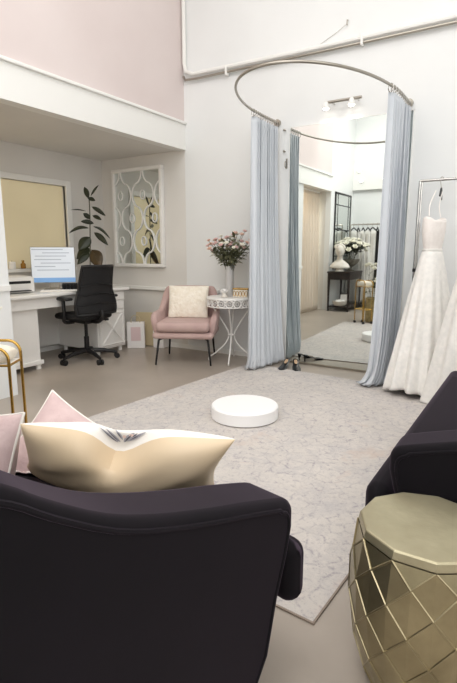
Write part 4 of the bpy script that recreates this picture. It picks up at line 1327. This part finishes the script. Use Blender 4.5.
# three small fittings on the rear fascia
for k, (x, z, lab) in enumerate(((-3.22, 2.68, 'small round wall light on the rear fascia, the uppermost, seen in the mirror'), (-3.17, 2.48, 'small round wall light on the rear fascia, below the uppermost, seen in the mirror'), (-2.72, 2.50, 'small round wall light on the rear fascia nearest the right curtain in the mirror'))):
    t = thing('wall_light', lab, 'light', (x, YR + .07, z))
    bm = NB(); tube(bm, [(0, 0, 0), (0, .025, 0)], .035, 18); obj('housing', bm, M['trim'], t)
    bm = NB(); tube(bm, [(0, .025, 0), (0, .030, 0)], .024, 18); obj('lens', bm, M['bulb'], t)

# ------------------------------------------------------------------ light
def area(name, loc, rot, sx, sy, e, col=(1, 1, 1)):
    l = bpy.data.lights.new(name, 'AREA'); l.shape = 'RECTANGLE'; l.size = sx; l.size_y = sy; l.energy = e; l.color = col
    o = bpy.data.objects.new(name, l); COL.objects.link(o); o.location = loc; o.rotation_euler = rot
    return o
area('ceiling_panel_light', (-1.5, 2.0, ZC - .05), (0, 0, 0), 2.8, 3.0, 26, (1, .995, .985))
area('ceiling_panel_light', (-1.6, .5, ZC - .05), (0, 0, 0), 2.8, 1.6, 50, (1, .995, .985))
area('ceiling_panel_light', (1.6, 1.4, ZC - .05), (0, 0, 0), 2.4, 3.0, 26, (1, .995, .985))
area('daylight_window', (XR - .05, 1.4, 2.3), (0, math.radians(90), 0), 3.2, 4.2, 34, (.985, .99, 1))
area('rear_fill_light', (.6, YR + .12, 2.6), (math.radians(90), 0, 0), 4.0, 2.6, 48, (.985, .99, 1))  # unseen fill added in front of the rear wall; no window there
area('alcove_ceiling_light', (-3.95, .8, ZS - .02), (0, 0, 0), .5, .5, 13, (1, .88, .70))
for x in (-1.725, -1.495):
    l = bpy.data.lights.new('spot_lamp', 'SPOT'); l.energy = 2.2; l.spot_size = math.radians(110); l.spot_blend = .8; l.color = (1, .96, .9); l.shadow_soft_size = .02
    o = bpy.data.objects.new('spot_lamp', l); COL.objects.link(o); o.location = (x, D - .085, 2.33); o.rotation_euler = (math.radians(12), 0, 0)
l = bpy.data.lights.new('rack_fill_spot', 'SPOT'); l.energy = 130; l.spot_size = math.radians(80); l.spot_blend = .9; l.shadow_soft_size = .12; l.color = (1, .99, .97)  # unseen spot added to brighten the rear wall and dress rack
o = bpy.data.objects.new('rack_fill_spot', l); COL.objects.link(o); o.location = (-2.2, 1.2, 4.4)
o.rotation_euler = (Vector((-2.9, -1.2, 1.5)) - o.location).to_track_quat('-Z', 'Y').to_euler()
w = bpy.data.worlds.new('world'); SC.world = w; w.use_nodes = True
w.node_tree.nodes['Background'].inputs['Color'].default_value = (.9, .95, 1, 1)
w.node_tree.nodes['Background'].inputs['Strength'].default_value = .6
SC.cycles.max_bounces = 10
SC.cycles.diffuse_bounces = 6
SC.cycles.glossy_bounces = 6
SC.cycles.sample_clamp_indirect = 4
SC.cycles.use_denoising = True
SC.view_settings.view_transform = 'Standard'
SC.view_settings.look = 'None'
SC.view_settings.exposure = 0.4
SC.view_settings.gamma = 1.0
SC.view_settings.use_curve_mapping = False
